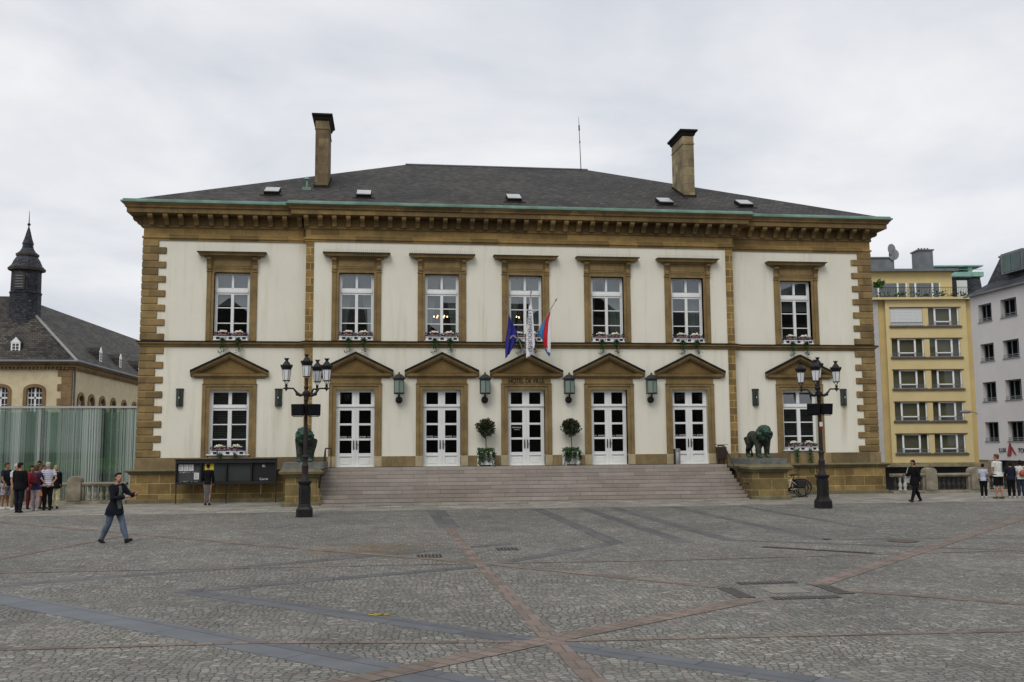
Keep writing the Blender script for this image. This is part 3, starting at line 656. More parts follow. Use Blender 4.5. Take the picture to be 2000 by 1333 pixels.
# ---- window / door part prototypes (local: x centre, y=0 facade plane)
def upper_window(style):
    fr = MB(); y0, y1 = .20, .28
    z0, z1, h = ZU0, ZU1, HU
    fr.box(-h,-h+.075,y0,y1,z0,z1); fr.box(h-.075,h,y0,y1,z0,z1); fr.box(-h+.075,h-.075,y0,y1,z1-.075,z1); fr.box(-h+.075,h-.075,y0,y1,z0,z0+.10)
    fr.box(-h+.075,h-.075,y0-.035,y1,8.95,9.06); fr.box(-h+.075,h-.075,y0,y1,9.06,9.16); fr.box(-h+.075,h-.075,y0,y1,8.87,8.95)   # transom
    fr.box(-.05,.05,y0-.012,y1,9.16,z1-.075); fr.box(-.062,.062,y0-.016,y1,z0+.10,8.87)
    for z in (8.30, 7.635): fr.box(-h+.075,-.062,y0+.012,y1-.01,z-.022,z+.022); fr.box(.062,h-.075,y0+.012,y1-.01,z-.022,z+.022)
    # sash stiles
    for s in (-1, 1):
        a, b = sorted((s*(h-.075), s*(h-.125))); fr.box(a,b,y0+.008,y1-.005,z0+.10,8.87); fr.box(a,b,y0+.008,y1-.005,9.16,z1-.075)
    w = obj('window', fr, M['white'], hall, bevel=.006)
    g = MB(); g.quad((-h+.05,.25,z0+.05),(h-.05,.25,z0+.05),(h-.05,.25,z1-.05),(-h+.05,.25,z1-.05)); obj('glass', g, M['glass'], w)
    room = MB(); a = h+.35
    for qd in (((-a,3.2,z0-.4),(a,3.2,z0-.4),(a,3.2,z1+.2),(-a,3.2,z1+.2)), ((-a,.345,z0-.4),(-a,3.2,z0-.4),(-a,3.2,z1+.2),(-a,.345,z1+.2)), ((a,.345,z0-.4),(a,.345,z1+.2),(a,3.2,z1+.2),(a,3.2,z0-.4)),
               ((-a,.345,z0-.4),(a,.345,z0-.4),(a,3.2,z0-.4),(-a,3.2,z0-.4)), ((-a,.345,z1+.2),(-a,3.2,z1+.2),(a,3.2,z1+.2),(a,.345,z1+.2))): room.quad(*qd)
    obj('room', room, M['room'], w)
    if style == 'blind':
        c = MB(); c.box(-h+.02,h-.02,.42,.43,8.42,z1); obj('blind', c, M['blind'], w)
    else:
        sides = {'drape': (-1,1), 'drape_right': (1,-1), 'drape_low': (-1,1)}[style]
        for s in sides:
            c = MB(); nx, nz_ = 22, 10; vs = []
            one = style == 'drape_right' and s == 1
            for j in range(nz_+1):
                v = j/nz_; z = z1 - v*(z1-z0+.1)
                inner = (.02 if not one else -.18)*(1-v) + (.52 if not one else .30)*v**.75
                if style == 'drape_right' and s == -1: inner = .42 + .16*v
                for i in range(nx+1):
                    u = i/nx; x = inner + (h-inner)*u
                    vs.append((s*x, .46 + .035*math.sin(u*nx*1.25+v*2), z))
            c.add(vs, [(j*(nx+1)+i, j*(nx+1)+i+1, (j+1)*(nx+1)+i+1, (j+1)*(nx+1)+i) for j in range(nz_) for i in range(nx)])
            obj('curtain', c, M['curtain'], w, smooth='full')
    return w
def upper_surround():
    m = MB(); h = HU
    for s in (-1, 1):
        m.box(*sorted((s*h, s*.87)), -.03, .30, 6.852, 9.93); m.box(*sorted((s*.87, s*1.05)), -.065, .20, 6.852, 9.90)
        m.box(*sorted((s*.855, s*1.065)), -.10, .2, 9.82, 9.895)
    m.box(-h,h,-.03,.30,9.80,9.93); m.box(-.87,.87,-.04,.2,9.932,10.40); m.box(-.78,.78,-.06,.1,9.99,10.06); m.box(-.78,.78,-.075,.1,10.062,10.30)
    su = obj('window_surround', m, M['sand'], hall, bevel=.008)
    c = MB()
    prof = [(-.045,9.92),(-.13,9.93),(-.14,10.02),(-.11,10.12),(-.16,10.25),(-.27,10.34),(-.29,10.40),(-.045,10.40)]; k = len(prof)
    for s in (-1, 1):
        a, b = s*.96-.095, s*.96+.095
        c.add([(a,y,z) for y, z in prof]+[(b,y,z) for y, z in prof], [tuple(range(k)), tuple(reversed(range(k,2*k)))]+[(i,(i+1)%k,k+(i+1)%k,k+i) for i in range(k)])
        o = obj('console', c, M['sand'], su); c = MB()
    m = MB(); m.mould(-1.06,1.06,0,[(.05,10.402),(.10,10.43),(.12,10.47),(.28,10.50),(.30,10.57),(.36,10.62)], .2)
    obj('hood', m, M['sand'], su)
    m = MB(); m.mould(-1.06,1.06,0,[(.38,10.622),(.38,10.645),(.02,10.70)], .2); obj('hood_flashing', m, M['lead'], su)
    return su
SUR = upper_surround(); SUR.location = (cx_c[0],0,0)
for c in cx_c[1:]: dup_part(SUR, hall, (c,0,0))
for s in (-1,1): dup_part(SUR, hall, (s*BX,WY,0))
wd = upper_window('drape'); wd.location = (cx_c[0],0,0)
dup_part(wd, hall, (cx_c[1],0,0)); dup_part(wd, hall, (cx_c[2],0,0))
wr = upper_window('drape_right'); wr.location = (cx_c[3],0,0); dup_part(wr, hall, (cx_c[4],0,0))
wb = upper_window('blind'); wb.location = (-BX,WY,0); dup_part(wb, hall, (BX,WY,0))
# bird spikes on the hoods of the second, third windows
for c in (cx_c[0], cx_c[1], cx_c[3], cx_c[4]):
    mb = MB(); mb.box(c-1.39,c+1.39,-.29,-.27,10.655,10.667)
    for i in range(34):
        x = c-1.38+2.76*i/33; mb.tube([(x,-.28,10.66),(x+.01*math.sin(i*3),-.30,10.79)], .005, 3, False)
    obj('bird_spikes', mb, M['steel'], hall)

def pediment(h, y):
    m = MB()
    m.mould(-h-.26,h+.26,0,[(.04,5.25),(.09,5.28),(.11,5.33),(.17,5.345),(.19,5.44),(.21,5.47)], .2)
    p = obj('pediment', m, M['sand'], hall)
    o = h+.26+.21
    m = MB(); m.prism([(-o+.05,5.472),(o-.05,5.472),(0,6.20)], -.02, .12); obj('tympanum', m, M['sand_dark2'], p)
    # raking cornice: two slanted mouldings
    m = MB(); cap = MB(); zt = 6.345; zb = 5.56
    for s in (-1, 1):
        e = s*(o+.02); sl = (zt-.0-zb)/(o+.02)
        def strip(mbb, t0, t1, yf):
            vs = []
            for x, zc in ((0, zt), (e, zb)):
                vs += [(x, yf, zc-t0), (x, yf, zc-t1), (x, .12, zc-t1), (x, .12, zc-t0)]
            mbb.add(vs, [(0,1,2,3),(7,6,5,4),(0,4,5,1),(1,5,6,2),(2,6,7,3),(3,7,4,0)])
        strip(m, .06, .14, -.24); strip(m, .14, .20, -.19); strip(m, .20, .25, -.12)
        strip(cap, -.03, .058, -.28)
    obj('raking_cornice', m, M['sand'], p); obj('lead_capping', cap, M['lead'], p)
    return p
M['sand_dark2'] = sandstone('sandstone_tympanum', c=(.19,.125,.045), grime=.5)
def opening_surround(h, z0, zb):
    m = MB()
    for s in (-1, 1):
        m.box(*sorted((s*h, s*(h+.15))), -.035, .3, z0, 4.90); m.box(*sorted((s*(h+.15), s*(h+.30))), -.07, .2, z0, 5.0)
    m.box(-h,h,-.035,.3,4.757,4.90); m.box(-h-.15,h+.15,-.07,.2,4.902,5.0)
    m.box(-h-.32,h+.32,-.095,.2,5.002,5.03); m.box(-h-.27,h+.27,-.05,.2,5.032,5.26)
    return obj('door_surround' if zb else 'window_surround', m, M['sand'], hall, bevel=.008)
ds = opening_surround(HD, 1.935, True); ds.location = (cx_c[0],0,0)
for s in (-1,1): m = MB(); m.box(*sorted((s*HD, s*(HD+.32))), -.075, .28, 1.484, 1.932); obj('jamb_base', m, M['pale_stone'], ds, bevel=.01)
pd = pediment(HD+.30, 0); pd.location = (cx_c[0],0,0)
for c in cx_c[1:]: dup_part(ds, hall, (c,0,0)); dup_part(pd, hall, (c,0,0))
lw = opening_surround(HL, 1.935, False); lw.location = (-BX,WY,0); dup_part(lw, hall, (BX,WY,0))
for s in (-1,1): dup_part(pd, hall, (s*BX,WY,0))

def door():
    h, y0, y1 = HD, .20, .28; z0, z1 = ZD0+.005, ZD1
    fr = MB()
    def cols(z_0, z_1, st, ce):
        for s in (-1, 1):
            fr.box(*sorted((s*h, s*(h-st))), y0, y1, z_0, z_1)
        fr.box(-ce,ce,y0,y1,z_0,z_1); fr.box(-.025,.025,y0-.02,y0-.001,z_0,z_1)
    st, ce = .155, .152
    cols(z0,4.03,st,ce); cols(4.10,z1,st,ce)
    fr.box(-h,h,y0-.05,y1,4.03,4.10)
    for a, b in ((z1-.10,z1),(4.102,4.14)):
        for s in (-1,1): fr.box(*sorted((s*ce, s*(h-st))), y0,y1,a,b)
    for a, b in ((3.88,4.03),(3.24,3.33),(2.60,2.69),(1.90,2.06),(z0,1.54)):
        for s in (-1,1): fr.box(*sorted((s*ce, s*(h-st))), y0,y1,a,b)
    for s in (-1,1):
        a, b = sorted((s*ce, s*(h-st))); fr.box(a,b,y0+.03,y1,1.54,1.90); fr.box(a+.05,b-.05,y0+.012,y0+.031,1.60,1.84); fr.box(a-.02,b+.02,y0-.015,y0-.001,1.925,1.955)
    d = obj('door', fr, M['white'], hall, bevel=.006)
    g = MB(); g.quad((-h+.1,.25,2.0),(h-.1,.25,2.0),(h-.1,.25,z1-.05),(-h+.1,.25,z1-.05)); obj('glass', g, M['glass_door'], d)
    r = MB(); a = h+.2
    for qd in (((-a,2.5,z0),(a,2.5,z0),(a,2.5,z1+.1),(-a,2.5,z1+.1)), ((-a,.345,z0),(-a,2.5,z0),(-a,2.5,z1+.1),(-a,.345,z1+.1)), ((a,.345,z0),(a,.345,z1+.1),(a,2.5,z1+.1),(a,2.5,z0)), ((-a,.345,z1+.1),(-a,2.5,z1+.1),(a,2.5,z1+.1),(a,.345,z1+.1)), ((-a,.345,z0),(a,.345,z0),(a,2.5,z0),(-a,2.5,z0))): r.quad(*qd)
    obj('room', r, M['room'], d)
    for s in (-1,1):
        hm = MB(); hm.box(s*.065-.022,s*.065+.022,y0-.03,y0-.021,2.22,2.60); hm.box(s*.065-.014,s*.065+.014,y0-.075,y0-.055,2.26,2.56); hm.box(s*.065-.01,s*.065+.01,y0-.056,y0-.03,2.28,2.31); hm.box(s*.065-.01,s*.065+.01,y0-.056,y0-.03,2.51,2.54)
        if s > 0: hm.box(.07,.17,y0-.07,y0-.055,2.415,2.435)
        obj('handle', hm, M['black'], d)
    return d
dr = door(); dr.location = (cx_c[0],0,0)
doors = [dr] + [dup_part(dr, hall, (c,0,0)) for c in cx_c[1:]]
for i, d in enumerate(doors):
    if i == 2:
        for body, zz, sz, xx in (('BIENVENUE', 3.10, .075, -.40), ('WELCOME', 3.02, .05, -.40)):
            obj('door_lettering', text_mesh(body, sz, .001), M['letter_white'], d, loc=(xx,.243,zz))
    else:
        body = 'ENTREE  >>>' if i < 2 else '<<<  ENTREE'
        for xx in (-.405,.405): obj('door_lettering', text_mesh(body, .085, .001), M['letter_white'], d, loc=(xx,.243,2.725))
def lower_window(tilt=0):
    h, y0, y1 = HL, .20, .28; z0, z1 = ZL0, ZD1
    fr = MB()
    for s in (-1,1): fr.box(*sorted((s*h, s*(h-.12))), y0,y1,z0,z1)
    fr.box(-h+.12,h-.12,y0,y1,z1-.09,z1); fr.box(-h+.12,h-.12,y0,y1,z0,z0+.10); fr.box(-h+.12,h-.12,y0-.035,y1,4.0,4.07); fr.box(-h+.12,h-.12,y0,y1,4.07,4.15); fr.box(-h+.12,h-.12,y0,y1,3.90,4.0)
    fr.box(-.07,.07,y0-.012,y1,4.15,z1-.09); fr.box(-.08,.08,y0-.015,y1,z0+.10,3.90)
    for z in (3.31,2.68): fr.box(-h+.12,-.08,y0+.012,y1-.01,z-.024,z+.024); fr.box(.08,h-.12,y0+.012,y1-.01,z-.024,z+.024)
    w = obj('window', fr, M['white'], hall, bevel=.006)
    g = MB(); g.quad((-h+.05,.25,z0+.05),(h-.05,.25,z0+.05),(h-.05,.25,4.02),(-h+.05,.25,4.02)); obj('glass', g, M['glass_low'], w)
    g = MB(); g.quad((-h+.05,.25,4.05),(h-.05,.25,4.05),(h-.05,.25+tilt,z1-.03),(-h+.05,.25+tilt,z1-.03)); obj('top_pane', g, M['glass_low'], w)
    c = MB()
    for i in range(26 if not tilt else 19): z = z0+.1+i*.102; c.box(-h+.02,h-.02,.40,.425,z,z+.096)
    obj('blind', c, M['blind_dark'], w)
    sl = MB(); sl.box(-h-.06,h+.06,-.12,.2,z0-.055,z0-.003); obj('sill', sl, M['white'], w)
    return w
M['glass_low'] = M['glass']
lwn = lower_window(); lwn.location = (-BX,WY,0); lwn = lower_window(.13); lwn.location = (BX,WY,0)
lt = obj('inscription', text_mesh('HOTEL DE VILLE', .285, .008, sx=.76), M['letter_black'], hall, loc=(0,-.062,5.045))
# chandeliers glowing inside two first floor rooms
def chandelier(x, label):
    t = thing('chandelier', label, 'chandelier', (x,2.0,8.15), 0, 'lit chandeliers in the upper rooms')
    mb = MB(); mb.tube([(0,0,1.6),(0,0,.1)], .015, 6); mb.lathe([(.02,.2),(.05,.1),(.03,0),(.06,-.06),(.01,-.14)], n=8)
    for k in range(6):
        a = k*PI/3; mb.tube([(0,0,0),(.15*math.cos(a),.15*math.sin(a),-.07),(.3*math.cos(a),.3*math.sin(a),.0)], .01, 5)
    obj('arms', mb, M['iron_brown'], t)
    for k in range(6):
        a = k*PI/3; mb = MB(); mb.ell((.3*math.cos(a),.3*math.sin(a),.05),(.03,.03,.045),8,6); obj('bulb', mb, M['bulb'], t)
chandelier(cx_c[1]+.05, 'lit chandelier behind the upper window left of the flags')
chandelier(-.33, 'lit chandelier behind the middle upper window with the flags')

# ------------------------------------------------------------------ stairs, pedestals, lions, rails
st = thing('stairs', 'broad flight of ten pinkish granite steps before the doors', 'stairs', (0,-1.9,0))
YT, TR, N = -.80, .256, 10
for i in range(N):
    y = YT - (N-1-i)*TR; z1 = 1.48*(i+1)/N; z0 = 1.48*i/N - (.01 if i else .1)
    mb = MB(); xr = 8.72 + (.0 if i > 5 else (6-i)*.02)
    mb.box(-xr, xr, y+1.9, 1.9+.04, z0, z1)
    obj('step', mb, M['step'], st, bevel=.012)
# low kerb stone at the foot
mb = MB(); mb.box(-8.95,9.1,YT-9*TR-.34+1.9,YT-9*TR-.002+1.9,.0,.095); obj('foot_slab', mb, M['pave'], st, bevel=.01)
def pedestal(s, label):
    t = thing('stone_pedestal', label, 'pedestal', (9.68 if s > 0 else -9.3,-2.0,0), 0, 'lion pedestals beside the steps')
    mb = MB(); mb.box(-.72 if s > 0 else -.6,.76 if s > 0 else .6,-1.14,1.9,.0,1.16); obj('body', mb, M['ped'], t, bevel=.015)
    mb = MB(); w = .84 if s > 0 else .74; mb.box(-w,w,-1.30,-.2,.0,.22); obj('base', mb, M['cap_stone'], t, bevel=.03)
    mb = MB()
    w = .73 if s > 0 else .62; mb.rings([[(-w-o,-1.14-o,z),(w+o,-1.14-o,z),(w+o,1.9,z),(-w-o,1.9,z)] for o, z in ((.0,1.16),(.05,1.20),(.07,1.26),(.20,1.31),(.22,1.40),(.16,1.45),(.12,1.50))])
    obj('cap', mb, M['cap_stone'], t)
    mb = MB(); q = -s                                      # curved flare towards the steps
    for k in range(5):
        h = 1.1*(1-k/5)**1.7; w = (.72 if s > 0 else .60)+.05*(k+1); mb.box(*sorted((q*(w-.05), q*w)), -1.14, .6, .0, max(h,.08))
    obj('flare', mb, M['ped'], t)
    return t
pedestal(-1, 'weathered sandstone pedestal left of the steps, under the lion behind the lamp post')
pedestal(1, 'weathered sandstone pedestal right of the steps, beside the bicycles')

def lion():
    mb = MB()
    def secs(L, n=16):
        mb.rings([[(cx+rx*math.cos(2*PI*k/n), y, zc+rz*math.sin(2*PI*k/n)) for k in range(n)] for cx, y, zc, rx, rz in L])
    secs([(0,.86,.84,.08,.10),(0,.82,.86,.19,.22),(0,.68,.87,.26,.31),(0,.45,.86,.265,.30),(0,.2,.84,.26,.275),(0,-.05,.84,.28,.31),(0,-.3,.86,.31,.38),(0,-.5,.90,.31,.40),(0,-.68,.98,.20,.28),(0,-.78,1.0,.10,.14)])
    for s, dy in ((-1,-.10),(1,.06)):                   # fore legs
        x = s*.19
        mb.tube([(x,-.40,.92),(x,-.42+dy*.4,.62),(x*1.02,-.44+dy*.8,.38),(x*1.02,-.44+dy,.14),(x*1.02,-.46+dy,.08)], [.19,.155,.12,.105,.105], 12)
        mb.ell((x*1.02,-.55+dy,.07),(.105,.15,.075),12,8)
        for k in (-1,0,1): mb.ell((x*1.02+k*.055,-.67+dy,.05),(.035,.05,.045),8,6)
    for s, dy in ((-1,.12),(1,-.06)):                   # hind legs: stifle forward, hock back
        x = s*.16
        mb.tube([(x,.62,.86),(x*1.1,.50+dy*.3,.62),(x*1.15,.50+dy*.6,.48),(x*1.1,.70+dy,.30),(x*1.1,.68+dy,.14),(x*1.1,.64+dy,.07)], [.24,.19,.14,.095,.09,.09], 12)
        mb.ell((x*1.1,.54+dy,.06),(.095,.15,.065),12,8)
        for k in (-1,0,1): mb.ell((x*1.1+k*.05,.42+dy,.045),(.03,.05,.04),8,6)
    # mane in clumps, head looking to the left of straight ahead
    mb.ell((0,-.60,1.02),(.29,.25,.38),16,10); mb.ell((-.01,-.70,1.14),(.29,.20,.28),16,10)
    random.seed(3)
    for k in range(90):
        a = random.uniform(0,2*PI); t = random.uniform(-.9,.6); r = .31
        y = -.72 + t*.2; x = r*math.cos(a)*(1-.25*abs(t)); z = 1.08 + .31*math.sin(a)*(1-.2*abs(t))
        mb.tube([(x*.85,y,z*.0+1.08+(z-1.08)*.85),(x*1.06,y+.05,z-.05),(x*1.05,y+.10,z-.14)], [.055,.05,.02], 6)
    mb.ell((-.03,-.90,1.17),(.165,.17,.165),16,10)
    mb.ell((-.05,-1.08,1.10),(.10,.15,.08),12,8); mb.ell((-.05,-1.02,1.00),(.085,.10,.05),12,8); mb.ell((-.05,-1.15,1.135),(.055,.035,.035),8,6)
    mb.tube([(-.04,-.98,1.24),(-.055,-1.14,1.16)], [.06,.045], 8)
    for s in (-1,1):
        mb.ell((-.03+s*.17,-.80,1.30),(.055,.04,.065),10,6); mb.ell((-.04+s*.085,-1.015,1.21),(.05,.04,.03),8,6)
    mb.tube([(0,.84,.90),(.02,.97,.78),(.03,1.0,.55),(.03,.98,.32),(.03,.92,.18)], [.055,.045,.035,.035,.03], 8); mb.ell((.03,.92,.13),(.06,.06,.11),10,8)
    return remesh(mb, .015, 1)
LION = lion()
pl = MB(); pl.box(-.80,.80,-1.05,1.3,0,.24)
plm = pl.mesh('plinth'); 
for s, lb in ((-1,'green bronze lion statue seen head on behind the left lamp post'), (1,'green bronze lion statue standing right of the steps, open to view')):
    t = thing('lion_statue', lb, 'statue', (9.74 if s > 0 else -9.24,-1.85,1.50), 0, 'bronze lions flanking the steps')
    o = link('body', LION, M['bronze'], t, (.0,0,.26)); o.scale = (1.06,.97,.98)
    o.rotation_euler = (0,0,0)
    o = link('plinth', plm, M['grey_stone'], t)
def handrail(s, label):
    t = thing('handrail', label, 'handrail', (s*8.52,-1.9,0), 0, 'stair handrails')
    x = 0; mb = MB()
    top = [(-s*.22,1.1,2.28),(0,1.1,2.28),(0,.9,2.26),(s*.02,.3,1.78),(s*.04,-.2,1.36),(s*.08,-.55,1.06),(s*.10,-.95,.72)]
    mb.tube(top, .028, 8)
    mb.tube([(s*.10,-.95,.72),(s*.32,-.95,.72)], .022, 8); mb.ell((s*.32,-.95,.72),(.05,.05,.05),8,6)
    mb.tube([(s*.05,-.25,1.40),(s*.30,-.25,1.40)], .022, 8); mb.ell((s*.28,-.25,1.40),(.05,.05,.05),8,6)
    obj('rail', mb, M['rail_iron'], t, smooth=True)
    for xx, yy, zt in ((-s*.22,1.1,2.28),(0,1.1,2.28),(s*.01,.62,2.03)):
        m = MB(); m.tube([(xx,yy,1.33 if yy < .9 else 1.48),(xx,yy,zt)], .018, 8); obj('post', m, M['rail_iron'], t, smooth=True)
handrail(-1, 'dark iron handrail at the left end of the steps')
handrail(1, 'dark iron handrail at the right end of the steps, by the litter bin')

# litter bin and ash column
t = thing('litter_bin', 'brown metal litter bin on two legs beside the right handrail', 'litter bin', (8.62,-.32,1.48))
mb = MB(); mb.rings([[(x,y,z) for x, y in ((-.2,-.14),(.2,-.14),(.2,.14),(-.2,.14))] for z in (.2,.72)]); mb.box(-.21,.21,-.15,.15,.70,.74); obj('box', mb, M['rail_iron'], t, bevel=.02)
for x in (-.11,.11):
    mb = MB(); mb.tube([(x,0,0),(x,0,.2)], .02, 8); obj('leg', mb, M['iron'], t)
mb = MB(); mb.tube([(-.13,0,.73),(-.13,0,.83)], .012, 6); mb.tube([(.13,0,.73),(.13,0,.83)], .012, 6); mb.box(-.26,.26,-.15,.15,.83,.85); obj('hood', mb, M['rail_iron'], t)
t = thing('ash_column', 'grey steel ashtray column in front of the rightmost door', 'ashtray', (6.60,-.42,1.48))
mb = MB(); mb.lathe([(.12,0),(.12,.52),(.115,.53)], n=20); obj('body', mb, M['steel'], t, smooth=True)
mb = MB(); mb.lathe([(.125,.535),(.125,.66),(.11,.68),(.02,.69)], n=20); obj('top', mb, M['grey_frame'], t, smooth=True)
mb = MB(); mb.box(-.17,-.122,-.05,.05,0,.66); obj('back_plate', mb, M['black'], t)

# topiary trees in white planters
def leaf_cloud(mb, n, fn, size, rng):
    for _ in range(n):
        p, nrm = fn(rng); s_ = size*rng.uniform(.6,1.3)
        d = (nrm + Vector((rng.gauss(0,.6),rng.gauss(0,.6),rng.gauss(0,.6)))).normalized()
        u = d.orthogonal().normalized(); u.rotate(Matrix.Rotation(rng.uniform(0,6.28),3,d)); w = d.cross(u)
        a = p + d*s_; b = p + w*s_*.35 + d*s_*.45; c = p - w*s_*.35 + d*s_*.45
        mb.add([p, b, a, c], [(0,1,2,3)])
def topiary(x, label, seed):
    rng = random.Random(seed)
    t = thing('topiary_tree', label, 'topiary tree', (x,-.42,1.48), 0, 'clipped trees beside the middle door')
    mb = MB(); mb.box(-.31,.31,-.28,.28,.05,.56); mb.box(-.34,.34,-.31,.31,.50,.57)
    for a in (-.3,.3):
        for b in (-.27,.27): mb.box(a-.035,a+.035,b-.035,b+.035,0,.62)
    obj('planter', mb, M['white'], t, bevel=.01)
    mb = MB(); mb.tube([(0,0,.5),(.02,0,.9),(0,.01,1.35),(0,0,1.6)], [.028,.022,.02,.018], 8); obj('trunk', mb, M['bark'], t, smooth=True)
    def crown(r):
        v = Vector((r.gauss(0,1),r.gauss(0,1),r.gauss(0,1))).normalized(); rad = r.random()**.4
        rad *= 1 + .42*noise.noise(v*2.3+Vector((seed,0,0)))
        return Vector((v.x*.37*rad, v.y*.36*rad, 1.63+v.z*.34*rad)), v
    mb = MB(); leaf_cloud(mb, 1500, crown, .085, rng)
    def outer(r):
        v = Vector((r.gauss(0,1),r.gauss(0,1),abs(r.gauss(0,1))*.9+.15)).normalized()
        return Vector((v.x*.35, v.y*.34, 1.63+v.z*.32)), (v+Vector((0,0,.7))).normalized()
    mb2 = MB(); leaf_cloud(mb2, 130, outer, .10, rng)
    obj('crown', mb, M['leaf'], t); obj('young_shoots', mb2, M['leaf_red'], t)
    def iv(r):
        k = r.choice((-.30,-.14,.08,.30)) + r.gauss(0,.045); zz = .62 - abs(r.gauss(0,.24))
        return Vector((k, -.31-r.random()*.06, max(.05,zz))), Vector((0,-1,-.3))
    def top_(r): return Vector((r.uniform(-.34,.34), r.uniform(-.32,.3), .60+r.random()*.12)), Vector((0,0,1))
    mb = MB(); leaf_cloud(mb, 520, iv, .085, rng); leaf_cloud(mb, 330, top_, .085, rng); obj('ivy', mb, M['ivy'], t)
topiary(-1.83, 'round topped topiary tree in ivy draped white box left of the middle door', 11)
topiary(1.88, 'round topped topiary tree in ivy draped white box right of the middle door', 12)

# window flower boxes
def flower_box(seed, drop):
    rng = random.Random(seed)
    t = thing('flower_box', 'x', 'flower box', (0,0,0), 0, 'flower boxes on the window sills')
    mb = MB(); mb.box(-.72,.72,-.14,.10,0,.045); mb.box(-.70,.70,-.12,.08,.046,.15); mb.box(-.72,.72,-.14,.10,.151,.18)
    obj('trough', mb, M['white'], t)
    for x in (-.52,.0,.56): mb = MB(); mb.box(x-.07,x+.07,-.15,-.121,.05,.145); obj('slot', mb, M['black'], t)
    def vi(r): return Vector((r.uniform(-.72,.72), r.uniform(-.14,.1), .16+r.random()*.16)), Vector((0,-.4,.8))
    mb = MB(); leaf_cloud(mb, 330, vi, .075, rng); obj('violet_leaves', mb, M['flower_violet'], t)
    for cx in (-.34,.33):
        mb = MB()
        mb.ell((cx,-.09,.235),(.30,.05,.03),10,5)
        for k in range(20): x, y, z = cx+rng.gauss(0,.16), -.13+rng.random()*.1, .25+rng.gauss(0,.035); mb.ell((x,y,z),(.032,.03,.026),6,4)
        obj('pink_flowers', mb, M['flower_pink'], t)
    for cx in (-.34,.33):
        mb = MB()
        mb.ell((cx,-.03,.375),(.20,.05,.03),10,5)
        for k in range(30): x = cx+rng.gauss(0,.115); mb.ell((x,-.08+rng.random()*.12,.40-1.4*(x-cx)**2+rng.gauss(0,.022)),(.038,.036,.03),6,4)
        obj('white_flowers', mb, M['flower_white'], t)
    def iv(r):
        cx = r.choice((-.32,.32)); q = abs(r.gauss(0,.45))
        return Vector((cx+.10*min(q,1)*(.3 if cx > 0 else .2)+r.gauss(0,.05+.03*q), -.17-r.random()*.04, .12-q*drop)), Vector((0,-.7,-.7))
    mb = MB(); leaf_cloud(mb, 420, iv, .075, rng); obj('ivy', mb, M['ivy'], t)
    return t
fb = flower_box(5, .62)
spots = [(-BX,WY-.02,6.86,'upper window of the left wing'), (cx_c[0],-.02,6.86,'upper window left of the two left chandelier rooms'), (cx_c[1],-.02,6.86,'upper window left of the flags'),
         (cx_c[2],-.02,6.86,'middle upper window behind the three flags'), (cx_c[3],-.02,6.86,'upper window right of the flags'), (cx_c[4],-.02,6.86,'second upper window right of the flags'), (BX,WY-.02,6.86,'upper window of the right wing')]
spots[1] = (cx_c[0],-.02,6.86,'second upper window left of the flags')
for i, (x, y, z, d) in enumerate(spots):
    lb = 'white trough of white and pink flowers on the ' + d
    if i == 0: fb.location = (x,y,z); fb['label'] = lb
    else: dup(fb, (x,y,z), None, lb)
fb2 = flower_box(9, 1.05); fb2.location = (-BX,WY-.02,2.02); fb2['label'] = 'white trough of flowers on the ground floor window sill above the notice board'
dup(fb2, (BX,WY-.02,2.02), None, 'white trough of flowers on the ground floor window sill above the bicycles')

# ------------------------------------------------------------------ wall lanterns and tube lights
def lantern():
    t = thing('wall_lantern', 'x', 'wall lantern', (0,0,0), 0, 'hexagonal lanterns between the doors')
    c = (0,-.36,0)
    mb = MB(); mb.rings([[(r*math.cos(PI/3*k+PI/6), -.36+r*math.sin(PI/3*k+PI/6), z) for k in range(6)] for r, z in ((.232,.02),(.232,.56))]); obj('glass', mb, M['seagreen'], t)
    mb = MB()
    for k in range(6):
        a = PI/3*k+PI/6; mb.tube([(.236*math.cos(a),-.36+.236*math.sin(a),0),(.236*math.cos(a),-.36+.236*math.sin(a),.58)], .014, 5)
    mb.lathe([(.05,-.04),(.24,-.03),(.26,.0),(.25,.035)], c, 6, PI/6)
    obj('frame', mb, M['green_dark'], t)
    mb = MB(); mb.lathe([(.25,.55),(.26,.60),(.31,.615),(.315,.665),(.27,.69),(.15,.79),(.07,.83),(.035,.845),(.03,.86),(.05,.885),(.03,.91),(.005,.92)], c, 6, PI/6); obj('roof', mb, M['green_dark'], t)
    mb = MB(); mb.tube([(0,-.36,-.02),(0,-.36,-.13),(0,-.30,-.2),(0,-.2,-.24)], .035, 8); mb.lathe([(.02,-.12),(.05,-.11),(.05,-.08),(.02,-.07)], c, 8)
    mb.ell((0,-.16,-.27),(.155,.12,.155),16,10); mb.lathe([(.12,0),(.12,.05)], (0,0,0), 12) if False else None
    obj('bracket', mb, M['iron'], t, smooth=True)
    return t
L0 = lantern(); zl = 4.58
for i, (k, d) in enumerate(((-1.5,'first and second doors from the left'),(-.5,'left topiary tree and the second door'),(.5,'right topiary tree and the fourth door'),(1.5,'fourth and rightmost doors'))):
    lb = ['six sided glass wall lantern between the two leftmost doors','six sided glass wall lantern above the left topiary tree','six sided glass wall lantern above the right topiary tree','six sided glass wall lantern between the two rightmost doors'][i]
    if i == 0: L0.location = (k*AX,0,zl); L0['label'] = lb
    else: dup(L0, (k*AX,0,zl), None, lb)
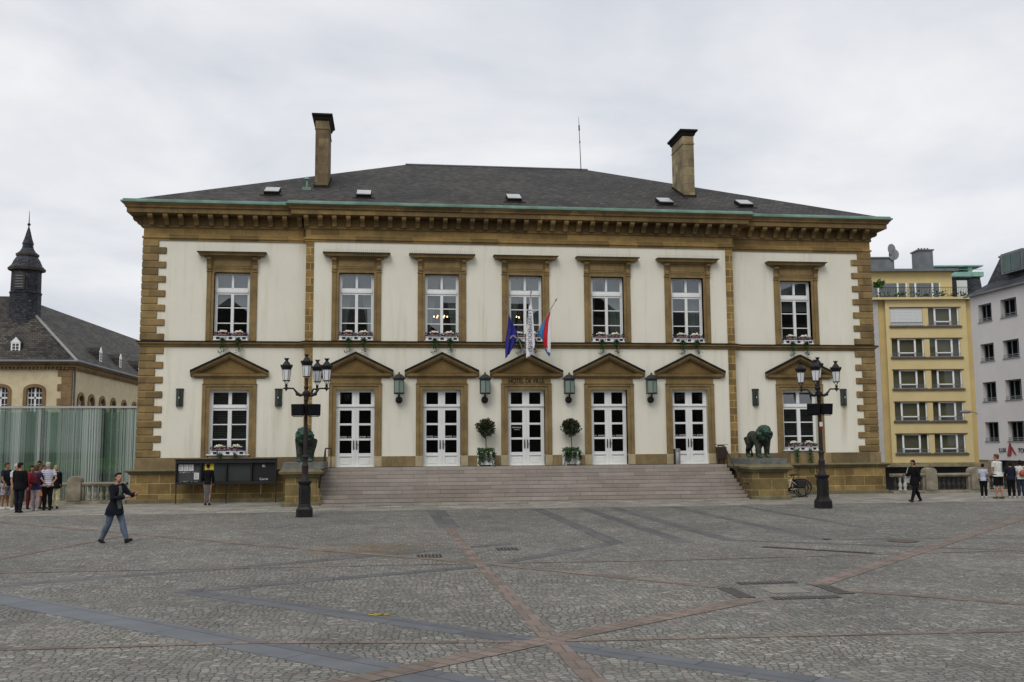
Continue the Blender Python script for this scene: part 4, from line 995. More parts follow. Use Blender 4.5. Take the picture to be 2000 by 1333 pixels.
def sconce():
    t = thing('wall_light', 'x', 'wall light', (0,0,0), 0, 'dark half round wall lights on the wings')
    mb = MB(); mb.rings([[(.14*math.cos(PI*k/8), -.02-.14*math.sin(PI*k/8), z) for k in range(9)] for z in (.06,.68)]); obj('body', mb, M['smoke'], t, smooth=True)
    mb = MB()
    for z0, z1, r in ((0,.06,.145),(.68,.75,.165)): mb.rings([[(r*math.cos(PI*k/8), -r*math.sin(PI*k/8), z) for k in range(9)] for z in (z0,z1)])
    for a in (0,PI*.3,PI*.7,PI): mb.tube([(.145*math.cos(a),-.02-.145*math.sin(a),.05),(.145*math.cos(a),-.02-.145*math.sin(a),.7)], .009, 5)
    obj('frame', mb, M['green_dark'], t)
    mb = MB(); mb.ell((0,-.165,.36),(.018,.01,.04),8,6); obj('lens', mb, M['opal'], t)
    return t
S0 = sconce()
for i, (x, lb) in enumerate(((-BX-2.03,'dark half round wall light left of the left ground floor window'),(-BX+2.03,'dark half round wall light beside the left lamp post'),(BX-2.10,'dark half round wall light above the right lion'),(BX+2.10,'dark half round wall light with rust streak near the right corner'))):
    if i == 0: S0.location = (x,WY,4.07); S0['label'] = lb
    else: dup(S0, (x,WY,4.07), None, lb)
# ------------------------------------------------------------------ flags
def flag(tip, lab, cloth_fn, base=(-.12,-.3,6.30)):
    b = Vector(base); tp = Vector(tip) - b
    t = thing('flag', lab, 'flag', base, 0, 'flags above the middle door')
    mb = MB(); mb.tube([(0,0,0), tp*.5, tp], [.022,.02,.016], 8); obj('pole', mb, M['pole_grey'], t, smooth=True)
    mb = MB(); mb.ell(tp+tp.normalized()*.05, (.035,.035,.06), 8, 6); mb.tube([tp+tp.normalized()*.08, tp+tp.normalized()*.16], [.03,.005], 6); obj('finial', mb, M['steel'], t)
    cloth_fn(t, tp)
    return t
def drape(name, t, left, right, mats, pick, folds, amp, y0, y1, label=None, n=26, mz=24):
    """cloth between two edge polylines in (x,z), pleated in y"""
    def at(pl, v):
        f = v*(len(pl)-1); i = min(int(f), len(pl)-2); q = f-i
        return pl[i][0]*(1-q)+pl[i+1][0]*q, pl[i][1]*(1-q)+pl[i+1][1]*q
    mb = MB(); vs = []
    for j in range(mz+1):
        v = j/mz; (xa, za), (xb, zb) = at(left, v), at(right, v)
        for i in range(n+1):
            u = i/n; x = xa+(xb-xa)*u; z = za+(zb-za)*u
            vs.append((x, y0+(y1-y0)*v + amp*(.25+.75*v)*math.sin(u*folds*2*PI+v*1.5), z + .015*math.sin(u*folds*2*PI)*v))
    b = 0
    for j in range(mz):
        for i in range(n):
            mb.cur = pick((i+.5)/n, (j+.5)/mz)
            k = j*(n+1)+i; mb.f.append((k,k+1,k+n+2,k+n+1)); mb.m.append(mb.cur)
    mb.v = vs
    o = obj(name, mb, mats, t, smooth='full')
    sm = o.modifiers.new('Solidify', 'SOLIDIFY'); sm.thickness = .006
    return o
def c_eu(t, tp):
    drape('cloth', t, [(-.80,1.55),(-.84,1.0),(-.93,.4),(-.91,-.28)], [(-.66,1.30),(-.42,.85),(-.40,.55),(-.70,-.02)], M['flag_blue'], lambda u,v: 0, 2.2, .07, -1.0, -.75)
    mb = MB()
    for k in range(5):
        a = .5+k*.55; x, z = -.60+.13*math.cos(a), .52+.16*math.sin(a)
        pts = [(x+(.04 if i%2 == 0 else .016)*math.sin(PI*i/5), z+(.04 if i%2 == 0 else .016)*math.cos(PI*i/5)) for i in range(10)]
        mb.prism(pts, -1.005, -.995)
    obj('stars', mb, M['gold'], t)
def c_city(t, tp):
    drape('cloth', t, [(.10,2.36),(.02,1.6),(-.05,.9),(-.06,.2),(-.05,-.30)], [(.14,2.30),(.22,1.6),(.27,.9),(.31,.3),(.22,-.10)], M['flag_white'], lambda u,v: 0, 1.4, .035, -1.22, -1.0)
    me = text_mesh('LUXEMBOURG', .26, .002); me.transform(Matrix.Rotation(PI/2,4,'Y'))
    o = obj('cloth_lettering', me, M['dark_sign'], t, loc=(-.015,-1.20,.92)); o.rotation_euler = (0,0,0)
    mb = MB(); mb.tube([(.12+(.04+.02*a)*math.cos(a*1.6),-1.10,.10+(.04+.02*a)*math.sin(a*1.6)) for a in [q*.25 for q in range(20)]], .012, 5); obj('emblem', mb, M['dark_sign'], t)
def c_lux(t, tp):
    drape('cloth', t, [(.99,1.72),(.82,1.4),(.72,.9),(.72,.45),(.80,.1),(.94,-.12)], [(1.03,1.70),(1.0,1.2),(1.02,.6),(1.02,.2),(1.02,-.0),(1.0,-.18)], [M['flag_red'], M['flag_white'], M['flag_azure']],
          lambda u,v: 2 if v > .84 else ((0 if u < .58 else 1) if v < .72 else (0 if u < .35 and v < .76 else (1 if u > .35 else 2))), 1.6, .05, -1.0, -.7)
    drape('cloth', t, [(.72,1.28),(.58,1.0),(.48,.82),(.62,.62)], [(.78,1.30),(.80,1.0),(.80,.75),(.76,.52)], [M['flag_azure']], lambda u,v: 0, 1.2, .03, -.9, -.75)
flag((-1.12,-1.45,8.40), 'dark blue flag with yellow stars on the left leaning pole', c_eu)
flag((-.02,-1.75,8.72), 'white flag with vertical dark lettering on the middle pole', c_city)
flag((1.08,-1.45,8.46), 'red, white and light blue flag on the right leaning pole', c_lux)

# ------------------------------------------------------------------ notice board
t = thing('notice_board', 'long black glazed notice board on legs against the base wall', 'notice board', (-12.55,-.38,.07))
X0, X1, Z0, Z1 = -2.02, 2.02, .78, 1.78
mb = MB(); mb.box(X0,X1,.02,.10,Z0,Z1); mb.box(X0,X1,-.14,.02,Z0,Z0+.10); mb.box(X0,X1,-.14,.02,Z1-.14,Z1); mb.box(X0-.03,X1+.03,-.18,.12,Z1+.002,Z1+.04)
for x in (X0,X1-.05): mb.box(x,x+.05,-.14,.02,Z0+.10,Z1-.14)
for k in (1,2,3): x = X0+(X1-X0)*k/4; mb.box(x-.022,x+.022,-.12,.02,Z0+.10,Z1-.14)
case = obj('case', mb, M['black'], t, bevel=.006)
for k in range(4):
    a = X0+.05+(X1-X0-.05)/4*k+.02; b = X0+(X1-X0)/4*(k+1)-.05
    mb = MB(); mb.box(a,b,.004,.018,Z0+.12,Z1-.16); obj('pinboard', mb, [M['felt'],M['felt_green'],M['felt_green'],M['poster_black']][k], t)
def sheet(name, x, z, w, h, mat, lines=0, y=.0):
    mb = MB(); mb.box(x,x+w,y-.004,y+.002,z,z+h); o = obj(name, mb, mat, t)
    if lines:
        m = MB()
        for i in range(lines): zz = z+h*(.85-.7*i/max(1,lines-1)); m.box(x+w*.12,x+w*(.55+.35*((i*37)%10)/10),y-.006,y-.0045,zz,zz+h*.02)
        obj('print', m, M['ink'], o)
for k in range(3): sheet('paper', X0+.10+k*.205, 1.33, .185, .26, M['paper'], 9)
sheet('paper', X0+.72, .98, .20, .27, M['paper'], 8)
sheet('poster', X0+1.14, 1.10, .36, .52, M['poster_yellow'], 3)
sheet('paper', X0+1.44, 1.05, .05, .28, M['paper'])
m = MB(); rng = random.Random(4)
for _ in range(26): x = X0+.12+rng.random()*.75; z = rng.choice((.90,1.27))+rng.gauss(0,.015); m.box(x,x+.03,-.004,.001,z,z+.012)
obj('pins', m, M['letter_white'], t)
obj('poster_lettering', text_mesh('Cercle', .13, .001), M['letter_white'], t, loc=(1.50,-.0,.93))
m = MB(); m.add([(1.46,-.001,1.58),(1.49,-.001,1.50),(1.52,-.001,1.58),(1.52,-.001,1.49),(1.42,-.001,1.49)], [(0,1,4),(2,3,1)]); m.box(1.42,1.56,-.003,.001,1.47,1.485); obj('poster_emblem', m, M['letter_white'], t)
for x in (X0+.02,0,X1-.02):
    m = MB(); m.box(x-.018,x+.018,-.02,.02,0,Z0); obj('leg', m, M['black'], t)
m = MB(); m.tube([(X0+1.2+2.2,.03,Z0),(X0+1.2+2.2,.03,.35)], .015, 6); obj('conduit', m, M['steel'], t)

# ------------------------------------------------------------------ street lamps with loudspeakers
def lamp_head(t, X_, Y_, Z_, stem=True):
    x = y = z = 0; k0 = len(t.children)
    """one lantern of the lamp post; z = underside of the glass"""
    mb = MB(); n = 8
    mb.lathe([(.092,0),(.13,.33)], (x,y,z), 6); gl = obj('lantern', mb, M['opal'], t)
    mb = MB()
    for k in range(6):
        a = PI/3*k; mb.tube([(x+.094*math.cos(a),y+.094*math.sin(a),z),(x+.131*math.cos(a),y+.133*math.sin(a),z+.33)], .006, 4)
    mb.lathe([(.03,-.035),(.112,-.025),(.112,-.005),(.09,0)], (x,y,z), 6)
    mb.lathe([(.132,.315),(.138,.335),(.165,.395),(.178,.43),(.16,.44),(.11,.435)], (x,y,z), 12)
    for k in range(12):
        a = 2*PI*k/12; mb.tube([(x+.155*math.cos(a),y+.155*math.sin(a),z+.42),(x+.165*math.cos(a),y+.165*math.sin(a),z+.465)], [.018,.006], 4)
    mb.lathe([(.14,.435),(.06,.55),(.045,.56),(.04,.59),(.068,.64),(.05,.65),(.01,.63)], (x,y,z), 10)
    for k in range(6):
        a = 2*PI*k/6; mb.tube([(x+.055*math.cos(a),y+.055*math.sin(a),z+.63),(x+.068*math.cos(a),y+.068*math.sin(a),z+.668)], [.016,.004], 4)
    for k in range(3):
        a = 2*PI*k/3+.5; mb.tube([(x+.085*math.cos(a),y+.085*math.sin(a),z-.02),(x+.05*math.cos(a),y+.05*math.sin(a),z-.07),(x+.02*math.cos(a),y+.02*math.sin(a),z-.12)], .009, 5)
    mb.lathe([(.03,-.17),(.045,-.15),(.025,-.11)], (x,y,z), 8)
    obj('lantern_frame', mb, M['iron'], gl)
    gl.location = (X_,Y_,Z_); gl.scale = (1.2,1.2,1.16)
def street_lamp(px, py, angs, label, sticker):
    t = thing('street_lamp', label, 'street lamp', (px,py,0), 0, 'four armed lamp posts in the square')
    mb = MB()
    def sq(L):
        mb.rings([[(w,w2,z) for w, w2 in ((-h,-h+.08),(-h+.08,-h),(h-.08,-h),(h,-h+.08),(h,h-.08),(h-.08,h),(-h+.08,h),(-h,h-.08))] for h, z in L])
    sq([(.265,0),(.265,.26),(.25,.28),(.225,.34),(.205,.36)]); sq([(.205,.36),(.20,.40),(.19,.42),(.19,.50)]); sq([(.185,.50),(.175,1.06),(.19,1.10),(.22,1.16),(.225,1.20),(.19,1.22)])
    for sgn in (-1,1):
        mb.box(-.10,.10,sgn*.188-.004,sgn*.188+.004,.56,1.0); mb.box(sgn*.188-.004,sgn*.188+.004,-.10,.10,.56,1.0)
        for k in (-.07,0,.07): mb.box(k-.012,k+.012,sgn*.196-.006,sgn*.196+.006,.58,.98)
    obj('base', mb, M['iron'], t, bevel=.008)
    mb = MB()
    mb.lathe([(.16,1.20),(.13,1.30),(.10,1.36),(.105,1.50),(.115,1.68),(.125,1.72),(.10,1.76),(.085,1.82),(.09,1.98),(.12,2.02),(.115,2.06),(.075,2.10),(.07,2.3),(.062,3.0),(.055,3.9),(.085,3.95),(.07,4.0),(.10,4.12),(.13,4.18),(.12,4.24),(.07,4.27),(.05,4.32),(.085,4.40),(.05,4.46),(.045,4.58),(.06,4.66),(.03,4.72)], n=16)
    obj('pole', mb, M['iron_brown'], t, smooth=True)
    AL = .68
    for a in angs:
        c, s = math.cos(a), math.sin(a); mb = MB()
        pts = [(.10,4.15),(.20,4.12),(.28,4.16),(.36,4.26),(.44,4.36),(.58,4.36),(AL,4.38)]
        mb.tube([(c*r,s*r,z) for r, z in pts], [.045,.05,.055,.035,.03,.028,.03], 8)
        mb.ell((c*AL,s*AL,4.36),(.07,.07,.06),10,6); mb.tube([(c*AL,s*AL,4.36),(c*AL,s*AL,4.26)], [.04,.012], 8); mb.tube([(c*AL,s*AL,4.36),(c*(AL+.11),s*(AL+.11),4.36)], [.03,.02], 6)
        for q in (.26,.30): mb.ell((c*q,s*q,4.155),(.065,.065,.055),8,6)
        mb.lathe([(.03,4.36),(.05,4.47),(.03,4.50)], (c*AL,s*AL,0), 8)
        obj('arm', mb, M['iron'], t, smooth=True)
        lamp_head(t, c*AL, s*AL, 4.64)
    lamp_head(t, 0, 0, 4.78)
    if sticker:
        mb = MB(); mb.lathe([(.07,2.98),(.07,3.14)], (.02,-.02,0), 12); obj('sticker', mb, M['paper'], t)
        mb = MB(); mb.lathe([(.072,2.90),(.072,2.98)], (.02,-.02,0), 12); obj('red_band', mb, M['red_cloth'], t)
    return t
street_lamp(-8.75,-7.84,(R(180),R(2),R(62)), 'dark iron lamp post with lanterns in front of the left lion', False)
street_lamp(9.86,-7.61,(R(-4),R(238),R(130)), 'dark iron lamp post with lanterns beside the parked bicycles', True)
def speaker(px, py, rz, tilt, label):
    t = thing('loudspeaker', label, 'loudspeaker', (px,py,3.64), rz, 'loudspeakers hung on the lamp posts'); t.scale = (1.12,1.2,1.25)
    mb = MB(); mb.rings([[(x,y,z) for x, z in ((-.19,-.16),(.19,-.16),(.19,.16),(-.19,.16))] for y in (-.17,-.13)]); mb.rings([[(x*k,y,z*k) for x, z in ((-.19,-.16),(.19,-.16),(.19,.16),(-.19,.16))] for y, k in ((-.13,1),(.1,.82))])
    o = obj('case', mb, M['speaker'], t, bevel=.01); o.rotation_euler = (tilt,0,0)
    mb = MB(); mb.box(-.16,.16,-.178,-.171,-.13,.13); o = obj('grille', mb, M['speaker'], t); o.rotation_euler = (tilt,0,0)
    mb = MB(); mb.tube([(-.15,-.1,-.2),(.15,-.1,-.2)], .012, 6); mb.tube([(-.15,-.1,-.2),(-.17,0,-.1)], .012, 6); mb.tube([(.15,-.1,-.2),(.17,0,-.1)], .012, 6); obj('clamp', mb, M['iron'], t)
speaker(-8.98,-7.88,R(-14),R(8),'black loudspeaker on the left side of the left lamp post')
speaker(-8.50,-7.88,R(14),R(8),'black loudspeaker on the right side of the left lamp post')
speaker(9.58,-7.66,R(-22),R(12),'black loudspeaker on the left side of the right lamp post')
speaker(10.04,-7.66,R(8),R(8),'black loudspeaker on the right side of the right lamp post')

# ------------------------------------------------------------------ bicycles
def bicycle(x, y, rz, frame_mat, label):
    t = thing('bicycle', label, 'bicycle', (x,y,.07), rz, 'bicycles parked by the right pedestal')
    for wx in (-.52,.52):
        mb = MB(); mb.tube([(wx+.33*math.cos(2*PI*k/28),0,.35+.33*math.sin(2*PI*k/28)) for k in range(29)], .028, 8, False)
        w = obj('wheel', mb, M['rubber'], t, smooth='full')
        mb = MB()
        for k in range(16):
            a = 2*PI*k/16; mb.tube([(wx,.03*(-1)**k,.35),(wx+.31*math.cos(a),0,.35+.31*math.sin(a))], .0025, 3)
        mb.tube([(wx,-.05,.35),(wx,.05,.35)], .022, 8); mb.tube([(wx+.305*math.cos(2*PI*k/28),0,.35+.305*math.sin(2*PI*k/28)) for k in range(29)], .009, 5, False)
        obj('rim', mb, M['steel'], w)
    mb = MB()
    bb, seat, head, rear, front = (-.06,0,.31), (.10,0,.80), (-.42,0,.86), (.52,0,.35), (-.52,0,.35)
    for a, b in ((bb,head),((.09,0,.70),(-.41,0,.76)),(bb,seat)): mb.tube([a,b], .021, 8)
    for s in (-1,1): mb.tube([bb,(.50,s*.06,.35)], .013, 6); mb.tube([(.09,0,.70),(.50,s*.06,.35)], .012, 6); mb.tube([(-.43,s*.03,.68),(-.52,s*.05,.35)], .014, 6)
    mb.tube([(-.44,0,.66),(-.38,0,1.0)], .022, 8)
    obj('frame', mb, frame_mat, t, smooth=True)
    mb = MB(); mb.tube([(-.38,-.28,1.03),(-.42,-.20,1.05),(-.38,0,1.02),(-.42,.20,1.05),(-.38,.28,1.03)], .013, 6)
    for s in (-1,1): mb.tube([(-.38,s*.28,1.03),(-.30,s*.32,1.02)], .02, 6)
    obj('handlebar', mb, M['rubber'], t)
    mb = MB(); mb.ell((.14,0,.93),(.14,.075,.04),12,6); mb.tube([(.10,0,.78),(.13,0,.92)], .014, 6); obj('saddle', mb, M['rubber'], t, smooth=True)
    mb = MB(); mb.tube([(.24,0,.72),(.62,0,.74)], .012, 6); mb.box(.22,.64,-.07,.07,.735,.75); mb.tube([(.55,.06,.36),(.52,.06,.74)], .01, 5); mb.tube([(.55,-.06,.36),(.52,-.06,.74)], .01, 5)
    mb.tube([(.52+.37*math.cos(a),0,.35+.37*math.sin(a)) for a in [R(-10+12*k) for k in range(14)]], .016, 6); obj('rack', mb, M['black'], t)
    mb = MB(); mb.box(-.60,-.34,-.20,.20,.62,.92); mb.box(-.62,-.32,-.22,.22,.90,.94); obj('basket', mb, M['black'], t, bevel=.02)
    mb = MB(); mb.box(.26,.58,.10,.20,.38,.72); mb.box(.26,.58,-.20,-.10,.38,.72); obj('pannier', mb, M['rubber'], t, bevel=.03)
    mb = MB(); mb.box(.64,.67,-.03,.03,.68,.72); obj('rear_light', mb, M['red_cloth'], t)
    mb = MB(); mb.lathe([(.09,-.006),(.09,.006)], n=14); q = obj('chainring', mb, M['black'], t, loc=(-.06,-.05,.31)); q.rotation_euler = (PI/2,0,0)
    mb = MB(); mb.tube([(-.06,-.075,.31),(-.06,.075,.31)], .012, 6); mb.tube([(-.06,-.07,.31),(.04,-.08,.18)], .012, 6); mb.box(0,.1,-.16,-.08,.165,.185); mb.tube([(-.06,.07,.31),(-.16,.08,.44)], .012, 6); mb.box(-.2,-.1,.08,.16,.43,.45); obj('crank', mb, M['black'], t)
bicycle(11.18,-1.55,R(3),M['bike_white'],'white framed bicycle parked nearest the square beside the right pedestal')
bicycle(11.52,-1.0,R(-4),M['black'],'black bicycle with rear rack behind the white one')
mb = MB()
for x in (10.9,11.7): mb.tube([(x,-2.0,.08),(x,-2.0,.42),(x,-1.7,.52),(x,-1.3,.42),(x,-1.3,.08)], .018, 8)
mb.box(10.8,11.8,-2.02,-1.98,.07,.10)
tag(obj('bicycle_rack', mb, M['iron']), 'low dark metal bicycle rack holding the two bicycles', 'bicycle rack')

# ------------------------------------------------------------------ balustrades
def balustrade(x0, x1, y, piers, label, light=(), dark=True):
    t = thing('balustrade', label, 'balustrade', ((x0+x1)/2,y,.07), 0, 'stone balustrades beside the town hall'); cx = (x0+x1)/2
    mb = MB(); mb.box(x0-cx,x1-cx,-.22,.22,-.07,.16); obj('plinth', mb, M['bal'], t, bevel=.015)
    mb = MB(); mb.box(x0-cx,x1-cx,-.14,.14,.87,.93); mb.box(x0-cx,x1-cx,-.18,.18,.932,1.04); obj('rail', mb, M['bal'], t, bevel=.015)
    for px in piers:
        mb = MB(); w = .27; pl_ = [(px-cx-w,.162),(px-cx+w,.162),(px-cx+w,1.10)]+[(px-cx+w*math.cos(a), 1.10+w*.95*math.sin(a)) for a in [PI*k/10 for k in range(1,10)]]+[(px-cx-w,1.10)]
        mb.prism(pl_, -.24, .24); mb.box(px-cx-w-.09,px-cx-w-.001,-.12,.12,.162,.868); mb.box(px-cx+w+.001,px-cx+w+.09,-.12,.12,.162,.868); obj('pier', mb, M['bal'], t, bevel=.015)
    bm_ = MB(); bm_.lathe([(.085,.16),(.085,.22),(.055,.24),(.05,.27),(.095,.40),(.09,.46),(.045,.60),(.04,.66),(.06,.68),(.04,.70),(.075,.78),(.08,.82),(.085,.83),(.085,.87)], n=10)
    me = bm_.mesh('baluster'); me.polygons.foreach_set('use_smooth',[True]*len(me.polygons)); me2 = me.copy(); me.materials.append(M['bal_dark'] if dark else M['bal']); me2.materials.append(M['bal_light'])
    x = x0+.18; i = 0
    while x < x1-.1:
        if all(abs(x-p_) > .40 for p_ in piers):
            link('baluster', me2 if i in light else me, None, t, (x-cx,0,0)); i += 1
        x += .235
    t.scale = (1,1,.85)
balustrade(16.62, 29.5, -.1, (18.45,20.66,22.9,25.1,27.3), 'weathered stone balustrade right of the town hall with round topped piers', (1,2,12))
balustrade(-31.5, -16.68, .45, (-18.72,-20.95,-23.2,-25.4,-27.6,-29.8), 'weathered stone balustrade left of the town hall with round topped piers', (2,5,7,11,14), False)

# ------------------------------------------------------------------ glass pavilion on the left
t = thing('glass_pavilion', 'low green tinted glass pavilion behind the left balustrade', 'glass pavilion', (-25,8,-3.6))
gx = [-34+1.35*k for k in range(13)]
for a, b in zip(gx, gx[1:]):
    b = min(b, -16.75); mb = MB(); mb.box(a+9*0+25+.006, b+25-.006, 0, .03, .2, 7.9); obj('glass_panel', mb, M['printed'], t)
mb = MB(); mb.box(-9.2,8.3,-.06,.14,7.9,8.0); obj('roof_edge', mb, M['pale_strip'], t)
mb = MB(); mb.box(-9.2,8.3,4.5,4.6,0,7.85); obj('back_wall', mb, M['pav_wall'], t)
mb = MB(); mb.add([(-9.2,.5,4.25),(8.3,.5,5.05),(8.3,.5,5.6),(-9.2,.5,4.85),(-9.2,.8,4.25),(8.3,.8,5.05),(8.3,.8,5.6),(-9.2,.8,4.85)], [(0,1,2,3),(7,6,5,4),(0,4,5,1),(1,5,6,2),(2,6,7,3),(3,7,4,0)]); obj('green_ramp', mb, M['pav_floor'], t)
rng = random.Random(8)
for k in range(6):
    x = -8.5+k*3.1+rng.uniform(-.5,.5); mb = MB(); mb.box(x,x+rng.uniform(.3,.9),2.2,2.5,0,7.85); obj('column', mb, M['pav_col'] if 'pav_col' in M else M['green_dark'], t)

# ------------------------------------------------------------------ college building far left
CXR, CY0 = -27.4, 27.0
col = thing('college', 'cream college building with slate roof and bell turret far left', 'college building', (-40,40,-3.6))
def L(p): return (p[0]+40, p[1]-40, p[2]+3.6)
ZE = 8.0
def lw_(mb, *a): pass
wins_front = [(-29.7,.60), (-31.9,.60), (-34.1,.6), (-36.3,.6)]
mb = MB(); mb.wall(-62+40, CXR+40, 0, ZE+3.6, CY0-40, [(x+40-.55,x+40+.55,4.4+3.6,6.45+3.6) for x, _ in wins_front], .3)
sw = [29.4,31.5+.0,34.0,36.6,39.4,42.2,45.0,47.8,50.6,53.4,56.2]
ycs = [29.2,31.6,34.3,37.2,40.3,43.5,46.7,49.9,53.1]
tmp = MB(); tmp.wall(CY0-40, 75-40, 0, ZE+3.6, 0, [(y-40-.62,y-40+.62,4.0+3.6,6.05+3.6) for y in ycs], .3)
mb.v += [(CXR+40 - v[1], v[0], v[2]) for v in tmp.v] if False else []
b0 = len(mb.v); mb.v += [(CXR+40-v[1], v[0], v[2]) for v in tmp.v]; mb.f += [tuple(b0+i for i in f) for f in tmp.f]; mb.m += tmp.m
mb.quad(L((-62,CY0,-3.6)), L((-62,75,-3.6)), L((-62,75,ZE)), L((-62,CY0,ZE)))
obj('wall', mb, M['college_wall'], col)
def arch(w, z0, z1, rise, n=8):
    return [(-w,z0),(w,z0),(w,z1)]+[(w*math.cos(PI*k/n), z1+rise*math.sin(PI*k/n)) for k in range(1,n)]+[(-w,z1)]
def college_window(x, y, rz, w, z0, z1, rise):
    root = Matrix.Translation((x+40,y-40,3.6)) @ Matrix.Rotation(rz,4,'Z')
    def place(mb, name, mat, parent, dy=0):
        mb.v = [tuple(root @ Vector(v)) for v in mb.v]; return obj(name, mb, mat, parent)
    m = MB(); out, inn = arch(w+.22,z0-.1,z1,rise+.22), arch(w,z0,z1,rise); n = len(out)
    m.add([(a,-.08,b) for a, b in out]+[(a,-.08,b) for a, b in inn]+[(a,.12,b) for a, b in out]+[(a,.28,b) for a, b in inn], [(i,(i+1)%n,n+(i+1)%n,n+i) for i in range(n)]+[(i,2*n+i,2*n+(i+1)%n,(i+1)%n) for i in range(n)]+[(n+i,n+(i+1)%n,3*n+(i+1)%n,3*n+i) for i in range(n)])
    s_ = place(m, 'window_surround', M['college_stone'], col)
    m = MB(); H = z1+rise-z0
    m.box(-w,-w+.07,.15,.2,z0,z1); m.box(w-.07,w,.15,.2,z0,z1); m.box(-.06,.06,.14,.2,z0,z1+rise-.02); m.box(-w,w,.14,.2,z0+H*.60,z0+H*.66); m.box(-w,w,.15,.2,z0,z0+.08)
    for q in (.2,.4,.8): m.box(-w,w,.16,.19,z0+H*q-.02,z0+H*q+.02)
    for q in (-.5,.5): m.box(q*w-.02,q*w+.02,.16,.19,z0,z1+rise*.6)
    f = place(m, 'window', M['white2'], col)
    m = MB(); k = arch(w-.02,z0,z1,rise-.02); m.add([(a,.22,b) for a, b in k], [tuple(range(len(k)))]); place(m, 'pane', M['sky_curtain'], f)
for x, _ in wins_front: college_window(x, CY0, 0, .50, 4.5, 6.25, .2)
for y in ycs: college_window(CXR, y, PI/2, .56, 4.1, 5.6, .40)
# cut stone: corner quoins and eaves cornice
m = MB()
for k in range(24): m.box(*sorted((CXR+40+.05, CXR+40-(.85,.6)[k%2])), CY0-40-.05, CY0-40+.3, k*.49, k*.49+.46)
obj('corner_quoins', m, M['college_stone'], col)
m = MB()
for z0, z1, o in ((ZE+3.6-.35,ZE+3.6-.2,.1),(ZE+3.6-.198,ZE+3.6,.25),(ZE+3.6+.002,ZE+3.6+.15,.45)): m.box(-22.3,CXR+40+o,CY0-40-o,35,z0,z1)
k = 0
while k < 80:
    m.box(CXR+40-.3-k*.25, CXR+40-.18-k*.25, CY0-40-.22, CY0-40-.101, ZE+3.6-.34, ZE+3.6-.2); k += 1
for k in range(130): m.box(CXR+40+.101, CXR+40+.22, CY0-40+.2+k*.35, CY0-40+.38+k*.35, ZE+3.6-.34, ZE+3.6-.2)
obj('eaves_cornice', m, M['college_stone'], col)
# roof: front range hipped into the long side range, ridge at x=-33
ZR = 14.0; ex_ = CXR+.5; ye = CY0-.5; xr = -33.0; yr = CY0+5.2
m = MB(); e = ZE+.16
m.add([L(p) for p in ((-62,ye,e),(ex_,ye,e),(ex_,75,e),(xr,75,ZR),(xr,yr,ZR-.6),(-62,yr,ZR-.6))], [(0,1,4,5),(1,2,3,4)])
m.add([L(p) for p in ((-62,yr,ZR-.6),(xr,yr,ZR-.6),(xr,75,ZR),(-38.5,75,e),(-38.5,32,e),(-62,38,e))], [(0,1,4,5),(1,2,3,4)])
rf = obj('roof', m, M['slate_brown'], col)
m = MB(); m.tube([L((ex_,ye,e+.03)), L((xr+.0,yr-.0,ZR-.57))], .10, 6); obj('hip_flashing', m, M['steel'], rf)
m = MB(); m.tube([L((-62,ye-.08,e+.02)), L((ex_+.08,ye-.08,e+.02)), L((ex_+.08,75,e+.02))], .09, 6); obj('gutter', m, M['zinc'], rf)
m = MB(); m.tube([L((CXR+.15,CY0+.35,-3)), L((CXR+.15,CY0+.35,8))], .07, 6); obj('drainpipe', m, M['zinc'], col)
def dormer(x, y, rz, z):
    root = Matrix.Translation(L((x,y,z))) @ Matrix.Rotation(rz,4,'Z')
    def put(m, n, mat, p): m.v = [tuple(root @ Vector(v)) for v in m.v]; return obj(n, m, mat, p)
    m = MB(); m.prism([(-.32,0),(.32,0),(.32,.75),(0,1.1),(-.32,.75)], 0, 2.0); d = put(m, 'dormer', M['slate'], col)
    m = MB(); m.box(-.30,.30,-.03,-.002,.05,.75); m.prism([(-.34,.75),(.34,.75),(0,1.14)], -.05, -.002); put(m, 'dormer_frame', M['white2'], d)
    m = MB()
    for a in (-.2,.03):
        for b in (.12,.32,.52): m.box(a,a+.17,-.036,-.031,b,b+.16)
    put(m, 'dormer_pane', M['sky_curtain'], d)
for x, y in ((-31.2,CY0+.4),(-35,CY0+.4)): dormer(x, y, 0, 8.75)
for y in (34.2,39.6,45.6,52.0): dormer(CXR-.2, y, PI/2, 8.75)
# bell turret (octagonal), part of the college
tc_ = Vector((-31.9,30.7,0)); m = MB()
def oct_(L_, c=tc_): return [[(c.x+40+r*math.cos(PI/4*k+PI/8), c.y-40+r*math.sin(PI/4*k+PI/8), z+3.6) for k in range(8)] for r, z in L_]
m.rings(oct_([(1.03,10.2),(1.03,13.3),(1.07,13.35),(1.07,13.45),(1.0,13.5),(.98,14.98)])); tw = obj('bell_turret', m, M['slate_wall'], col)
m = MB(); m.rings(oct_([(1.0,14.95),(1.22,15.02),(1.26,15.2),(1.0,15.3)])); m.rings(oct_([(.60,16.05),(.76,16.10),(.78,16.26),(.6,16.35)])); obj('turret_cornice', m, M['dark_wood'], tw)
m = MB(); m.rings(oct_([(1.22,15.21),(1.0,15.45),(.88,15.75),(.70,16.06)])); m.rings(oct_([(.74,16.27),(.52,16.45),(.38,16.7),(.34,16.98)])); m.rings(oct_([(.40,16.98),(.26,17.4),(.14,17.9),(.06,18.2)])); obj('turret_roof', m, M['slate_wall'], tw)
m = MB(); m.tube([(tc_.x+40,tc_.y-40,21.7),(tc_.x+40,tc_.y-40,23.05)], [.05,.012], 6); m.ell((tc_.x+40,tc_.y-40,22.05),(.12,.12,.1),8,6); obj('finial', m, M['iron'], tw)
m = MB(); a0 = -PI/2-PI/8*0; cx_, cy_ = tc_.x+40-.12, tc_.y-40-.97
